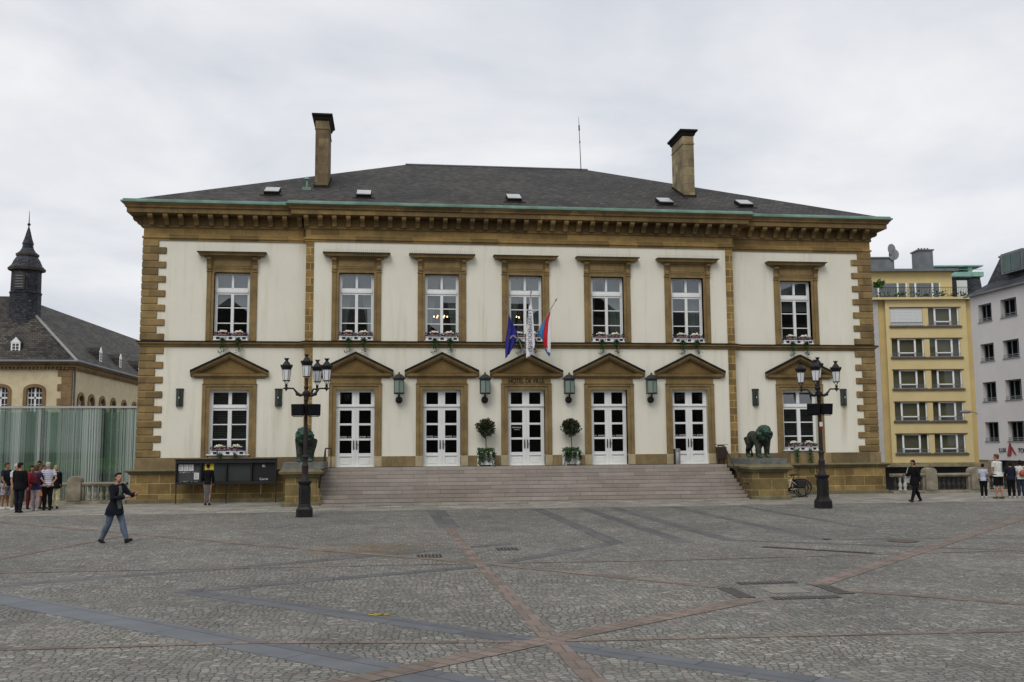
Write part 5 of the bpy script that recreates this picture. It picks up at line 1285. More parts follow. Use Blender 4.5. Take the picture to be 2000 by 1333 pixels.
m.prism([(cx_-.36,17.15),(cx_+.36,17.15),(cx_+.36,18.1)]+[(cx_+.36*math.cos(PI*k/8),18.1+.36*math.sin(PI*k/8)) for k in range(1,8)]+[(cx_-.36,18.1)], cy_-.03, cy_+.05); lv = obj('louvre_frame', m, M['dark_wood'], tw)
m = MB(); m.prism([(cx_-.27,17.22),(cx_+.27,17.22),(cx_+.27,18.1)]+[(cx_+.27*math.cos(PI*k/8),18.1+.27*math.sin(PI*k/8)) for k in range(1,8)]+[(cx_-.27,18.1)], cy_-.04, cy_+.0); obj('louvre', m, M['sky_curtain'], tw)
m = MB()
for k in range(5): m.box(cx_-.26,cx_+.26,cy_-.07,cy_-.041,17.3+k*.2,17.36+k*.2)
obj('louvre_slat', m, M['grey_frame'], tw)

# ------------------------------------------------------------------ houses on the right
YAW = R(7.2564); CAMP = Vector((-5.9053,-41.5664,0))
def vroot(lx, dist):
    return CAMP + Vector((math.sin(YAW),math.cos(YAW),0))*dist + Vector((math.cos(YAW),-math.sin(YAW),0))*lx
yh = thing('apartment_block', 'narrow yellow apartment block with balcony and wide white framed windows', 'apartment block', vroot(37,85)+Vector((0,0,-3.6)), -YAW)
Zs = 3.6
def win_group(m_par, x0, x1, z0, z1, shutter=False, tilt=False):
    w = x1-x0; fr = MB(); a, b = x0+w*.20, x0+w*.76
    fr.box(a,a+.15,.10,.19,z0+.04,z1-.02); fr.box(b-.15,b,.10,.19,z0+.04,z1-.02); fr.box(a,b,.10,.19,z0+.30,z0+.42); fr.box(a+.15,b-.15,.10,.19,z1-.08,z1); fr.box(x1-.10,x1,.10,.19,z0,z1)
    wn_ = obj('window', fr, M['white2'], yh)
    g = MB(); g.quad((x0,.17,z0),(x1,.17,z0),(x1,.17,z1),(x0,.17,z1)); obj('pane', g, M['glass_far'], wn_)
    r = MB(); r.box(x0-.02,x1+.02,.9,.95,z0,z1); obj('room', r, M['room'], wn_)
    rl = MB(); rl.box(x0,x1,-.02,.0,z0+.30,z0+.33); rl.box(x0-.1,x1+.1,-.06,.2,z0-.02,z0+.05)
    for k in range(int(w/.14)): rl.box(x0+k*.14,x0+k*.14+.02,-.02,.0,z0+.05,z0+.30)
    obj('window_rail', rl, M['grey_frame'], wn_)
    if shutter:
        s_ = MB()
        for k in range(12): s_.box(x0+.03,x1-.03,.04,.09,z1-.13*(k+1),z1-.13*k-.012)
        obj('shutter', s_, M['paper'], wn_)
floors = [(11.55,12.67),(8.76,9.85),(5.93,7.06),(3.10,4.22),(.50+.02,1.40)]
floors = [(11.45,12.70),(8.66,9.88),(5.83,7.06),(3.02,4.24),(.22+.30,1.42)]
fl = [11.42,8.66,5.85,3.03,.22]
xs_ = [(-3.32,-.45),(.05,2.78)]
holes = []
rows = [(11.50,12.66+.45),(8.71,9.80+.45),(5.88,7.02+.45),(3.05,4.19+.45),(.30,1.36+.45)]
rows = [(11.46,12.90),(8.70,10.12),(5.90,7.30),(3.07,4.46),(1.40-1.12,1.36+.28)]
# px rows: window tops 600,661,723,786,848 ; sills 636,698,760,823,886
rows = [(12.60,14.22),(9.82,11.45),(7.02,8.66),(4.18,5.83),(1.36,3.02)]
rows = [(z0+.02,z1) for z0, z1 in rows]
m = MB(); m.wall(-3.75,3.45,.55+Zs,14.95+Zs,0,[(a,b,z0+Zs,z1+Zs) for a, b in xs_ for z0, z1 in rows], .32); m.box(-3.75,3.45,.33,10,.55+Zs,14.95+Zs)
obj('wall', m, M['yellow_wall'], yh)
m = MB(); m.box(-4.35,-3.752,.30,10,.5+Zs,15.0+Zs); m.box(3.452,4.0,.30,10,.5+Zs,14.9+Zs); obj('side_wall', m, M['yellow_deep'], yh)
m = MB(); m.box(-6.3,-4.352,.10,10,.2+Zs,14.93+Zs); obj('party_wall', m, M['pale_strip'], yh)
for i, (a, b) in enumerate(xs_):
    for j, (z0, z1) in enumerate(rows): win_group(yh, a, b, z0+Zs, z1+Zs, i == 0 and j == 0)
m = MB()
for z0, z1 in rows: m.box(-3.45,2.98,-.14,-.002,z0+Zs-.16,z0+Zs-.03); m.box(-3.4,2.95,-.07,-.002,z1+Zs+.01,z1+Zs+.09)
obj('sill_band', m, M['sill'], yh)
m = MB(); m.box(-5.7,3.95,-.35,2.5,14.952+Zs,15.14+Zs); bal_ = obj('balcony', m, M['pale_yellow'] if 'pale_yellow' in M else M['yellow_wall'], yh)
m = MB(); m.box(-4.6,3.9,-.30,-.27,16.0+Zs,16.04+Zs); m.box(-4.6,3.9,-.30,-.27,15.2+Zs,15.23+Zs)
for k in range(60): m.box(-4.6+k*.144,-4.58+k*.144,-.295,-.275,15.22+Zs,16.0+Zs)
obj('railing', m, M['iron'], bal_)
m = MB(); m.box(-4.9,3.5,2.5,10,15.142+Zs,17.9+Zs); obj('penthouse_wall', m, M['yellow_wall'], yh)
for a, b in ((-3.95,-.72),(-.45,2.35)):
    fr = MB(); z0, z1 = 15.25+Zs, 16.86+Zs; w = b-a
    for q in (.16,.72): fr.box(a+w*q,a+w*q+.16,2.42,2.49,z0,z1)
    fr.box(b-.1,b,2.42,2.49,z0,z1); fr.box(a+w*.16,a+w*.72,2.42,2.49,z0,z0+.2); wn_ = obj('window', fr, M['white2'], yh)
    g = MB(); g.box(a,b,2.46,2.495,z0,z1); obj('pane', g, M['mirror_far'] if 'mirror_far' in M else M['glass_dark'] if 'glass_dark' in M else M['zinc'], wn_)
m = MB(); m.box(-6.0,3.9,1.9,10,17.902+Zs,18.12+Zs); m.box(-5.8,-1.55,3.0,8,18.122+Zs,19.3+Zs); m.box(-5.9,-1.45,2.9,8.1,19.302+Zs,19.42+Zs); obj('roof', m, M['zinc'], yh)
m = MB(); m.rings([[(x+.15*0,y,z) for x, y in ((.75,3),(2.1,3),(2.1,4.5),(.75,4.5))] for z in (18.1+Zs,20.0+Zs)]); m.box(.65,2.2,2.9,4.6,20.002+Zs,20.12+Zs)
ch = obj('chimney', m, M['zinc'], yh)
m = MB()
for k in range(4): m.lathe([(.09,20.12+Zs),(.08,20.35+Zs)], (1.05+k*.28,3.6,0), 8)
obj('chimney_pot', m, M['rustplate'], ch)
m = MB(); m.box(-5.3,4.1,-.75,4,.20+Zs,.42+Zs); m.box(-5.3,4.0,-.35,4,.422+Zs,.548+Zs)
obj('canopy', m, M['cap_pale'], yh)
m = MB(); m.box(-5.3,3.9,1.2,6,0,Zs+.19); obj('ground_floor', m, M['sky_curtain'], yh)
m = MB(); leaf_cloud(m, 300, lambda r: (Vector((r.uniform(-4.4,3.8) if r.random() < .6 else r.choice((-2.4,0,1.2,3.4))+r.gauss(0,.25), -.2+r.random()*.3, 15.2+Zs+abs(r.gauss(0,.22)))), Vector((0,-.3,1))), .20, random.Random(2))
obj('balcony_plants', m, M['fern'], bal_); m = MB(); leaf_cloud(m, 60, lambda r: (Vector((-4.15+r.gauss(0,.12), .1, 16.1+Zs+r.random()*.3)), Vector((r.gauss(0,1),-.4,.8))), .55, random.Random(3)); obj('palm_plant', m, M['fern'], bal_)
# satellite dishes
def dish(dx, dz, rz, lab):
    t = thing('satellite_dish', lab, 'satellite dish', vroot(37+dx,88)+Vector((0,0,18.1)), -YAW+rz, 'satellite dishes on the roof of the yellow block')
    m = MB(); m.rings([[(.45*r*math.cos(2*PI*k/20), -.16+.16*r*r*-1+.1, dz+.52*r*math.sin(2*PI*k/20)) for k in range(20)] for r in (.02,.4,.7,1)]); o = obj('reflector', m, M['dish'], t, smooth=True)
    m = MB(); m.tube([(0,.1,-.1),(0,.1,dz)], .04, 6); m.tube([(0,-.1,dz-.45),(0,-.5,dz-.1)], .02, 6); m.box(-.05,.05,-.55,-.45,dz-.14,dz-.04); obj('mast', m, M['grey_frame'], t)
dish(-1.55,1.5,R(-15),'lower grey satellite dish on the roof of the yellow block'); dish(-1.85,2.0,R(18),'higher grey satellite dish on the roof of the yellow block')

# stone townhouse with dark mansard between yellow and grey houses
th = thing('townhouse', 'narrow old stone townhouse with slate mansard between yellow and grey houses', 'townhouse', vroot(43.3,92)+Vector((0,0,-3.6)), -YAW)
m = MB(); m.box(-2.2,2.0,0,8,0,15.6+Zs); obj('wall', m, M['stone_far'], th)
m = MB()
for z in (2.5,6.2,9.6,12.6,15.0): m.box(-2.2,2.1,-.18,-.002,z+Zs,z+Zs+.22)
obj('cornice', m, M['stone_far'], th)
for z in (3.4,7.0,10.2,13.2):
    m = MB(); m.box(-.75,.45,-.03,-.003,z+Zs,z+Zs+1.7); w_ = obj('window', m, M['pale_strip'], th); m = MB(); m.box(-.6,.3,-.05,-.031,z+Zs+.1,z+Zs+1.6); obj('pane', m, M['room'], w_)
m = MB(); m.rings([[(-2.3,-.1+o,z+Zs),(2.3,-.1+o,z+Zs),(2.3,8,z+Zs),(-2.3,8,z+Zs)] for o, z in ((0,15.602),(.7,18.3))]); obj('roof', m, M['slate_wall'], th)
m = MB(); m.box(-1.0,.9,-.25,1,16.1+Zs,18.0+Zs); m.box(-1.15,1.05,-.35,1,18.002+Zs,18.15+Zs); d = obj('dormer', m, M['slate_wall'], th)
m = MB(); m.box(-.4,.6,-.29,-.252,16.2+Zs,17.8+Zs); obj('dormer_window', m, M['paper'], d)
m = MB(); m.box(-2.4,2.6,.4,8,18.302+Zs,18.75+Zs); m.box(-2.4,2.6,.4,8,19.30+Zs,19.42+Zs); m.box(1.2,1.6,.6,1.0,18.752+Zs,19.3+Zs); m.box(-2.3,2.5,.5,.55,19.0+Zs,19.04+Zs); obj('copper_terrace', m, M['copper2'] if 'copper2' in M else M['copper'], th)

# grey house along x = 36
GX = 36.17
gh = thing('grey_house', 'pale grey rendered corner house with slate mansard at right edge', 'house', (GX,10,-3.6))
gl_rows = [(10.85,12.12),(8.02,9.28),(5.17,6.55),(2.36,3.72)]
gl_cols = [(20.95,22.50),(18.22,19.95),(15.5,17.0),(12.8,14.4),(10.0,11.6),(7.2,8.8)]
tmp = MB(); tmp.wall(-23.4,6,1.07,12.95,0,[(-b,-a,z0,z1) for a, b in gl_cols for z0, z1 in gl_rows], .45)
m = MB(); m.v = [(v[1], -v[0]-10, v[2]+Zs) for v in tmp.v]; m.f = tmp.f; m.m = tmp.m
m.quad((0,13.4,1.07+Zs),(9,13.4,1.07+Zs),(9,13.4,12.95+Zs),(0,13.4,12.95+Zs)); m.quad((0,13.4,1.07+Zs),(9,13.4,1.07+Zs),(9,-16,1.07+Zs),(0,-16,1.07+Zs)); m.box(8.5,9,-16,13.4,0,12.9+Zs)
obj('wall', m, M['grey_wall'], gh)
for a, b in gl_cols:
    for z0, z1 in gl_rows:
        z0 += Zs; z1 += Zs; y0, y1 = a-10, b-10; w = y1-y0
        f = MB(); f.box(.30,.36,y0,y0+.06,z0,z1); f.box(.30,.36,y1-.06,y1,z0,z1); f.box(.30,.36,y0,y1,z1-.07,z1); f.box(.30,.36,y0+w*.3,y0+w*.3+.06,z0,z1); f.box(.30,.36,y0+w*.66,y0+w*.66+.06,z0,z1)
        wn_ = obj('window', f, M['grey_frame'], gh)
        g = MB(); g.quad((.34,y0,z0),(.34,y1,z0),(.34,y1,z1),(.34,y0,z1)); obj('pane', g, M['glass_dim'], wn_)
        c = MB(); c.box(.44,.46,y0-.1,y1+.3,z0,z1); obj('curtain', c, M['blind_dark'], wn_)
        rl = MB(); rl.box(.02,.05,y0,y1,z0+.22,z0+.26); rl.box(.02,.05,y0,y1,z0+.10,z0+.13); rl.box(-.05,.3,y0-.05,y1+.05,z0-.05,z0+.03); obj('window_rail', rl, M['grey_frame'], wn_)
m = MB(); m.add([(-.25,13.7,12.9+Zs),(-.25,-17,12.9+Zs),(.9,-17,13.7+Zs),(.9,12.6,13.7+Zs),(1.5,-17,15.55+Zs),(1.5,11.8,15.55+Zs),(4.5,-17,16.2+Zs),(4.5,9.5,16.2+Zs),(9,13.7,12.9+Zs),(9,-17,12.9+Zs)], [(0,1,2,3),(3,2,4,5),(5,4,6,7),(0,3,5,7,8),(7,6,9,8)]); rf = obj('roof', m, M['slate_wall'], gh)
m = MB(); m.box(-.32,-.2,-17,13.75,12.83+Zs,12.93+Zs); m.box(1.40,1.56,-17,11.9,15.5+Zs,15.64+Zs); obj('gutter', m, M['zinc'], rf)
for y0 in (8.1,3.4):
    m = MB(); m.box(.55,3,y0,y0+2.3,14.0+Zs,15.45+Zs); d = obj('dormer', m, M['zinc'], gh); m = MB(); m.box(.52,.549,y0+.18,y0+1.1,14.1+Zs,15.3+Zs); m.box(.52,.549,y0+1.2,y0+2.12,14.1+Zs,15.3+Zs); obj('pane', m, M['dormer_glass'], d)
m = MB(); m.box(.6,8,-16,12.6,0,1.06+Zs); obj('shop_front', m, M['sky_curtain'], gh)
m = MB(); m.box(.3,.599,11.6,12.4,0,1.06+Zs); m.box(.3,.599,6.5,6.9,0,1.06+Zs); obj('pillar', m, M['pale_strip'], gh)
m = MB()
m.prism([(-.1,-.75),(.22,.55),(.30,.72),(.42,.55),(.45,.0),(.40,-.6),(.2,-.78)], -.05, 0); m.prism([(.45,.35),(.6,.2),(.95,-.45),(1.0,-.62),(.8,-.5),(.55,-.1)], -.05, 0)
def on_wall(me_or_mb, y, z):
    return Matrix.Translation((-.01, y-10, z+Zs)) @ Matrix.Rotation(-PI/2, 4, 'Z')
mt = on_wall(m, 20.05, 1.82); m.v = [tuple(mt @ Vector((v[0]*.85,v[1],v[2]*.62))) for v in m.v]
sg = thing('shop_sign', 'shop sign of dark letters round a red swoosh on the grey house', 'sign', (GX,20,1.7))
m.v = [(v[0], v[1]-10, v[2]-1.7-Zs) for v in m.v]; obj('swoosh', m, M['red_sign'], sg)
for body, y in (('LUX',20.62),('TOURS',18.3)):
    me = text_mesh(body, .42, .02); me.transform(Matrix.Rotation(-PI/2,4,'Z')); obj('sign_lettering', me, M['dark_sign'], sg, loc=(-.03,y-20,-.08))
# street light on the grey house corner
t = thing('wall_street_light', 'grey cobra head street light on a short arm at the grey house', 'street light', (36.1,23.3,4.3))
m = MB(); m.tube([(.1,.0,.05),(-.35,.05,.2)], .03, 6); obj('arm', m, M['grey_frame'], t)
m = MB(); m.ell((-.75,.1,.2),(.45,.16,.13),12,8); obj('head', m, M['dish'], t, smooth=True)

# row of houses across the square from the town hall, seen only mirrored in the window panes
def mirror_house(x0, x1, h, wallm, lab, gable):
    t = thing('townhouse', lab, 'townhouse', ((x0+x1)/2,-84,0), 0, 'townhouses facing the town hall'); w = (x1-x0)/2
    n = max(2, int((x1-x0)/2.6)); hs = []
    for i in range(n):
        cx = -w+(i+.5)*2*w/n
        for k in range(int((h-1)/3.2)): hs.append((cx-.5,cx+.5,1.2+k*3.2,2.9+k*3.2))
    m = MB(); m.wall(-w,w,0,h,0,hs,-.25); m.box(-w,w,-8,-.26,0,h); obj('wall', m, wallm, t)
    m = MB()
    if gable: m.prism([(-w-.2,h+.002),(w+.2,h+.002),(0,h+w*.8)], -8, .3)
    else:
        m.add([(-w,.3,h+.002),(w,.3,h+.002),(w,-4,h+2.6),(-w,-4,h+2.6),(w,-8.3,h+.002),(-w,-8.3,h+.002)], [(0,1,2,3),(3,2,4,5),(0,3,5),(1,4,2)])
    obj('roof', m, M['slate'], t)
for x0, x1, h, wm, lb, g in ((-46,-32,19.0,'stone_far','hipped dark house across the square from the town hall, farthest left',0),(-32,-21,17.0,'college_wall','gabled dark house across the square from the town hall, second from left',1),(-21,-9,18.0,'grey_wall','hipped dark house across the square from the town hall near the middle left',0),
                             (-9,1,16.5,'stone_far','dark gabled house straight across the square from the town hall',1),(1,13,19.0,'college_wall','hipped dark house across the square from the town hall right of middle',0),(13,25,19.5,'grey_wall','tall dark gabled house across the square from the town hall',1),(25,44,18.0,'stone_far','widest dark house across the square from the town hall, third from right',0),(44,58,19.0,'stone_far','dark gabled house across the square from the town hall, second from right',1),(58,80,20.0,'stone_far','very wide dark house across the square from the town hall, farthest right',0)):
    mirror_house(x0, x1, h, M['stone_dark'], lb, g)

# ------------------------------------------------------------------ people
def ring_loft(mb, secs, n=14):
    """secs: (x, y, z, rx, ry) horizontal ellipses"""
    mb.rings([[(x+rx*math.cos(2*PI*k/n), y+ry*math.sin(2*PI*k/n), z) for k in range(n)] for x, y, z, rx, ry in secs])
class Fig:
    """local axes: front -y, the figure's left +x; all lengths as fractions of the height"""
    def __init__(s, H, legs, arms, fat=1.0, lean=0.0, female=False, head=(0,0), span=.052):
        s.H = H; s.fat = fat; s.fem = female
        U, LO = .245, .235
        s.leg = []
        for sx, (a, k) in zip((1,-1), legs):
            a1, a2 = R(a), R(a-k)
            hip = Vector((sx*span, 0, 0)); kn = hip+Vector((0,-math.sin(a1),-math.cos(a1)))*U; an = kn+Vector((0,-math.sin(a2),-math.cos(a2)))*LO
            s.leg.append([hip, kn, an, k, a-k])
        low = min(l[2].z - (.045 if abs(l[4]) < 25 else .055) for l in s.leg)
        for l in s.leg:
            for i in range(3): l[i] = l[i] + Vector((0,0,-low))
        s.hz = -low; hz = s.hz
        s.lean = R(lean)
        def T(z, y=0.0, x=0.0):                         # torso point at height above the hips
            return Vector((x, y - math.sin(s.lean)*z, hz + math.cos(s.lean)*z))
        s.T = T
        sw = .094 if female else .107
        s.arm = []
        for sx, (f, ab, e, inw) in zip((1,-1), arms):
            sh = T(.292, 0, sx*sw); a = R(f); b = R(ab)
            d = Vector((sx*math.sin(b), -math.sin(a)*math.cos(b), -math.cos(a)*math.cos(b)))
            el = sh + d*.170; q = R(f+e)
            d2 = Vector((-sx*math.sin(R(inw)), -math.sin(q)*math.cos(R(inw)), -math.cos(q)*math.cos(R(inw))))
            wr = el + d2*.150; s.arm.append([sh, el, wr, d2])
        s.head = head
        s.hc = T(.415, -.012)
    def sc(s, mb):
        mb.v = [(x*s.H, y*s.H, z*s.H) for x, y, z in mb.v]; return mb
    def torso(s, mb, o, z0=-.03, z1=.34, flare=0):
        f = s.fat; w = .93 if s.fem else 1
        prof = [(-.06,.098,.070,0),(-.02,.102,.073,.004),(.03,.093*(1.04 if s.fem else 1),.070,.002),(.09,.078*(.9 if s.fem else 1),.060,-.002),(.16,.086,.064,-.004),(.22,.098,.066,-.004),(.27,.104,.058,0),(.30,.085,.046,.004),(.325,.045,.038,.002),(.34,.036,.036,0)]
        out = []
        for z, rx, ry, y in prof:
            if z < z0-1e-6 or z > z1+1e-6: continue
            g = max(0, (.06-z))*flare; p = s.T(z, y); b = f if z < .2 else (1+f)/2
            out.append((p.x, p.y, p.z, rx*w*b+o+g, ry*b+o+g))
        ring_loft(mb, out)
    def arms_(s, mb, o, upto=1.0, r0=.030):
        for sh, el, wr, d in s.arm:
            pts = [sh + Vector((-.022 if sh.x > 0 else .022, 0, .004)), sh.copy(), sh.lerp(el,.5), el, el.lerp(wr,.4), wr]; rs = [.036,.034,.029,.025,.024,.017]
            if upto < .6: pts = pts[:3]+[sh.lerp(el,.62)]; rs = rs[:3]+[.028]
            mb.tube(pts, [r+o for r in rs], 10)
    def legs_(s, mb, o, upto=1.0, cuff=0):
        for hip, kn, an, k, a2 in s.leg:
            pts = [hip+Vector((0,0,.035)), hip-Vector((0,0,.02)), hip.lerp(kn,.5), kn, kn.lerp(an,.35)+Vector((0,.010,0)), kn.lerp(an,.75), an]; rs = [.055,.057,.049,.037,.036,.025,.021]
            if upto < .6: pts = pts[:3]+[kn+(hip-kn)*.08]; rs = rs[:3]+[.046]
            mb.tube(pts, [r*(.6+.4*s.fat)+o+(cuff if i > 3 else 0) for i, r in enumerate(rs)], 12)
    def body(s, mat_skin, vox):
        mb = MB(); s.torso(mb, -.008); s.legs_(mb, -.006); s.arms_(mb, -.005)
        p = s.T(.30); q = s.T(.37, -.006); mb.tube([p, q, s.T(.395,-.008)], [.036,.031,.031], 10)
        hx, hy = s.head; hc = s.hc
        hm = MB()
        hm.ell((0,.006,.020),(.044,.054,.050),14,10); hm.ell((0,-.012,-.022),(.034,.038,.042),12,8)      # skull, face and jaw
        hm.tube([(0,-.046,.006),(0,-.062,-.012),(0,-.048,-.018)], [.006,.009,.007], 6)                  # nose
        for sx in (-1,1): hm.ell((sx*.044,.006,-.002),(.006,.011,.016),8,6)
        M_ = Matrix.Translation(hc) @ Matrix.Rotation(R(hx),4,'Z') @ Matrix.Rotation(R(hy),4,'X'); s.HM = M_
        b = len(mb.v); mb.v += [tuple(M_ @ Vector(v)) for v in hm.v]; mb.f += [tuple(b+i for i in f) for f in hm.f]; mb.m += hm.m
        for sh, el, wr, d in s.arm: mb.tube([wr, wr+d*.03, wr+d*.052], [.016,.021,.019], 8)             # palm
        s.sc(mb); me = remesh(mb, vox, 2)
        bm = bmesh.new(); bm.from_mesh(me); fm = MB()
        for sh, el, wr, d in s.arm:                                                                     # four curled fingers and a thumb
            side = d.orthogonal().normalized(); up = d.cross(side).normalized(); sx = 1 if sh.x > 0 else -1
            for k, ln in enumerate((.036,.042,.040,.031)):
                o_ = side*(k-1.5)*.0092; a = wr+d*.048+o_; c1 = a+d*ln*.5-up*.004; c2 = a+d*ln*.85-up*.016
                fm.tube([a, c1, c2], [.0052,.0048,.0038], 5)
            a = wr+d*.012+side*.016; fm.tube([a, a+d*.016+side*.014, a+d*.034+side*.015], [.0065,.0056,.0042], 5)
        s.sc(fm); vs = [bm.verts.new(v) for v in fm.v]
        for f in fm.f:
            try: fc = bm.faces.new([vs[i] for i in f]); fc.smooth = True
            except ValueError: pass
        bmesh.ops.recalc_face_normals(bm, faces=bm.faces); bm.to_mesh(me); bm.free()
        return me
def person(label, x, y, facing, H, legs, arms, top, bottom, shoes, hair, skin='skin', fat=1.0, lean=0, female=False, head=(0,0), z=None, group=None, bag=None, vest=None, glasses=False):
    """facing: degrees the figure is turned from looking at the camera side (-y), counter clockwise"""
    t = thing('person', label, 'person', (x,y,gz(y) if z is None else z), R(facing), group)
    F_ = Fig(H, legs, arms, fat, lean, female, head); vox = .0105
    link('body', F_.body(M[skin], vox), M[skin], t)
    kind, mat = top[0], M[top[1]]
    mb = MB()
    if kind == 'tee': F_.torso(mb, .008, -.02, .325, .08); F_.arms_(mb, .010, .5)
    elif kind == 'long': F_.torso(mb, .007, -.02, .325, .06); F_.arms_(mb, .008)
    elif kind == 'jacket': F_.torso(mb, .013, -.06, .325, .12); F_.arms_(mb, .012)
    elif kind == 'long_jacket':
        F_.torso(mb, .017, -.06, .325, .22); F_.arms_(mb, .012); h = F_.T(-.06)
        ring_loft(mb, [(h.x,h.y,h.z+.06,.122,.102),(h.x,h.y+.005,h.z-.02,.132,.124),(h.x,h.y+.010,h.z-.045,.130,.126)])
    elif kind == 'dress':
        F_.torso(mb, .008, .03, .325); F_.arms_(mb, .008, .5 if len(top) < 3 else 1); h = F_.T(.05)
        ring_loft(mb, [(h.x,h.y,h.z,.085,.07),(0,0,F_.hz-.05,.10,.085),(0,0,F_.hz-.20,.125,.11),(0,0,F_.hz-.23,.127,.112)])
    m_ = remesh(F_.sc(mb), .0115, 2); link({'tee':'shirt','long':'top','jacket':'jacket','long_jacket':'jacket','dress':'dress'}[kind], m_, mat, t)
    if vest:                                               # shirt front showing in an open jacket
        mb = MB(); p = [F_.T(z_, 0) for z_ in (-.02,.06,.14,.22,.27,.305)]
        ring_loft(mb, [(q.x-.008, q.y-.034, q.z, w, d) for q, w, d in zip(p, (.052,.052,.050,.046,.038,.024), (.074,.064,.060,.062,.052,.036))], 12)
        link('shirt', remesh(F_.sc(mb), .011, 1), M[vest], t)
    if bottom:
        mb = MB(); kind = bottom[0]
        if kind == 'trousers': F_.torso(mb, .004, -.06, .04); F_.legs_(mb, .005, 1, .006)
        elif kind == 'shorts': F_.torso(mb, .006, -.06, .04); F_.legs_(mb, .014, .5)
        elif kind == 'skirt':
            hz = F_.hz; sl = F_.leg
            ring_loft(mb, [(0,0,hz+.06,.078,.062),(0,0,hz,.092,.072),(0,0,hz-.12,.088,.074),(0,0,hz-.26,.076,.070),(-.006,0,hz-.40,.072,.066),(-.006,0,hz-.43,.07,.064)])
        link({'trousers':'trousers','shorts':'shorts','skirt':'skirt'}[kind], remesh(F_.sc(mb), .011, 2), M[bottom[1]], t)
    for hip, kn, an, k, a2 in F_.leg:                      # shoes follow the shin: toe up in front, heel up behind
        mb = MB(); tilt = max(-35, min(28, a2)) if abs(a2) > 8 else 0
        mb.ell((0,-.030,-.022),(.026,.070,.020),12,8); mb.ell((0,.012,-.012),(.024,.030,.030),10,8); mb.box(-.024,.024,-.088,.036,-.044,-.034)
        mt = Matrix.Translation(an) @ Matrix.Rotation(R(-tilt),4,'X'); mb.v = [tuple(mt @ Vector(v)) for v in mb.v]
        obj('shoe', F_.sc(mb), M[shoes], t, smooth=True)
    if hair:
        mb = MB(); st_ = hair[0]
        mb.ell((0,.014,.030),(.0495,.056,.050),14,10); mb.ell((0,-.026,.052),(.036,.026,.022),10,6)
        if st_ == 'bun': mb.ell((0,.072,.04),(.024,.024,.024),8,6); mb.ell((0,.03,.0),(.046,.04,.045),10,8)
        elif st_ == 'bob': mb.ell((0,.024,-.006),(.052,.046,.060),12,8)
        elif st_ == 'long': mb.ell((0,.030,-.02),(.050,.040,.075),12,8); mb.ell((0,.044,-.08),(.040,.024,.06),10,8)
        elif st_ == 'short': mb.ell((0,.036,.0),(.043,.030,.040),10,8)
        mb.v = [tuple(F_.HM @ Vector(v)) for v in mb.v if True]
        # keep the face free: hair in front of the brow is dropped by the remesh of the shell only above it
        link('hair', remesh(F_.sc(mb), .011, 1), M[hair[1]], t)
    eb = MB()
    for sx in (-1,1): eb.ell((sx*.017,-.0475,.004),(.006,.004,.0035),6,4)
    eb.box(-.012,.012,-.0495,-.046,-.036,-.033)
    eb.v = [tuple(F_.HM @ Vector(v)) for v in eb.v]; obj('face_features', F_.sc(eb), M['hair_dark'], t)
    if glasses:
        g = MB()
        for sx in (-1,1): g.box(sx*.020-.014,sx*.020+.014,-.056,-.052,-.006,.012); g.box(sx*.040-.002,sx*.040+.002,-.054,.0,.004,.008)
        g.v = [tuple(F_.HM @ Vector(v)) for v in g.v]; obj('sunglasses', F_.sc(g), M['black'], t)
    return t, F_
def held(name, label, cat, t, mb, mat, group=None):
    o = obj(name, mb, mat); o.location = t.location; o.rotation_euler = t.rotation_euler; return tag(o, label, cat, group)
ST = [(3,2),(-3,3)]                                         # standing
AR = [(4,6,8,2),(4,6,8,2)]                                  # arms hanging
GL, GRR = 'people in the group at the left balustrade', 'people in the group at the right balustrade'
# man crossing the square, looking at his wrist
person('man in open dark jacket and blue jeans walking across the square, looking at his wrist', -12.76,-15.9, 62, 1.78, [(23,3),(-15,13)], [(38,14,62,20),(20,8,80,48)],
       ('long_jacket','navy_dark'), ('trousers','jeans'), 'shoe_dark', ('short','hair_dark'), 'skin', .95, 5, False, (-22,-16), 0, vest='olive_grey')
# woman reading the notice board
person('woman in black top and long grey slit skirt reading the notice board', -13.08,-1.55, 180, 1.64, ST, [(14,12,35,14),(8,10,20,6)],
       ('long','black_cloth'), ('skirt','grey_cloth'), 'shoe_dark', ('bun','hair_dark'), 'skin', .95, 0, True)
# woman walking right of the bicycles
t_, f_ = person('woman in black clothes and sunglasses striding left past the right balustrade', 14.9,-5.1, -76, 1.68, [(21,3),(-18,10)], [(-14,10,14,2),(20,10,75,20)],
       ('long_jacket','black_cloth'), ('trousers','black_cloth'), 'shoe_dark', ('bob','hair_dark'), 'skin', 1.0, 4, True, (0,2), glasses=True)
mb = MB(); mb.box(-.30,-.22,-.22,.06,.74,1.12); mb.tube([(-.26,-.16,1.12),(-.25,-.08,1.36),(-.26,0,1.12)], .012, 6)
held('shopping_bag', 'cream and brown shoulder bag carried by the striding woman', 'bag', t_, mb, M['offwhite'])
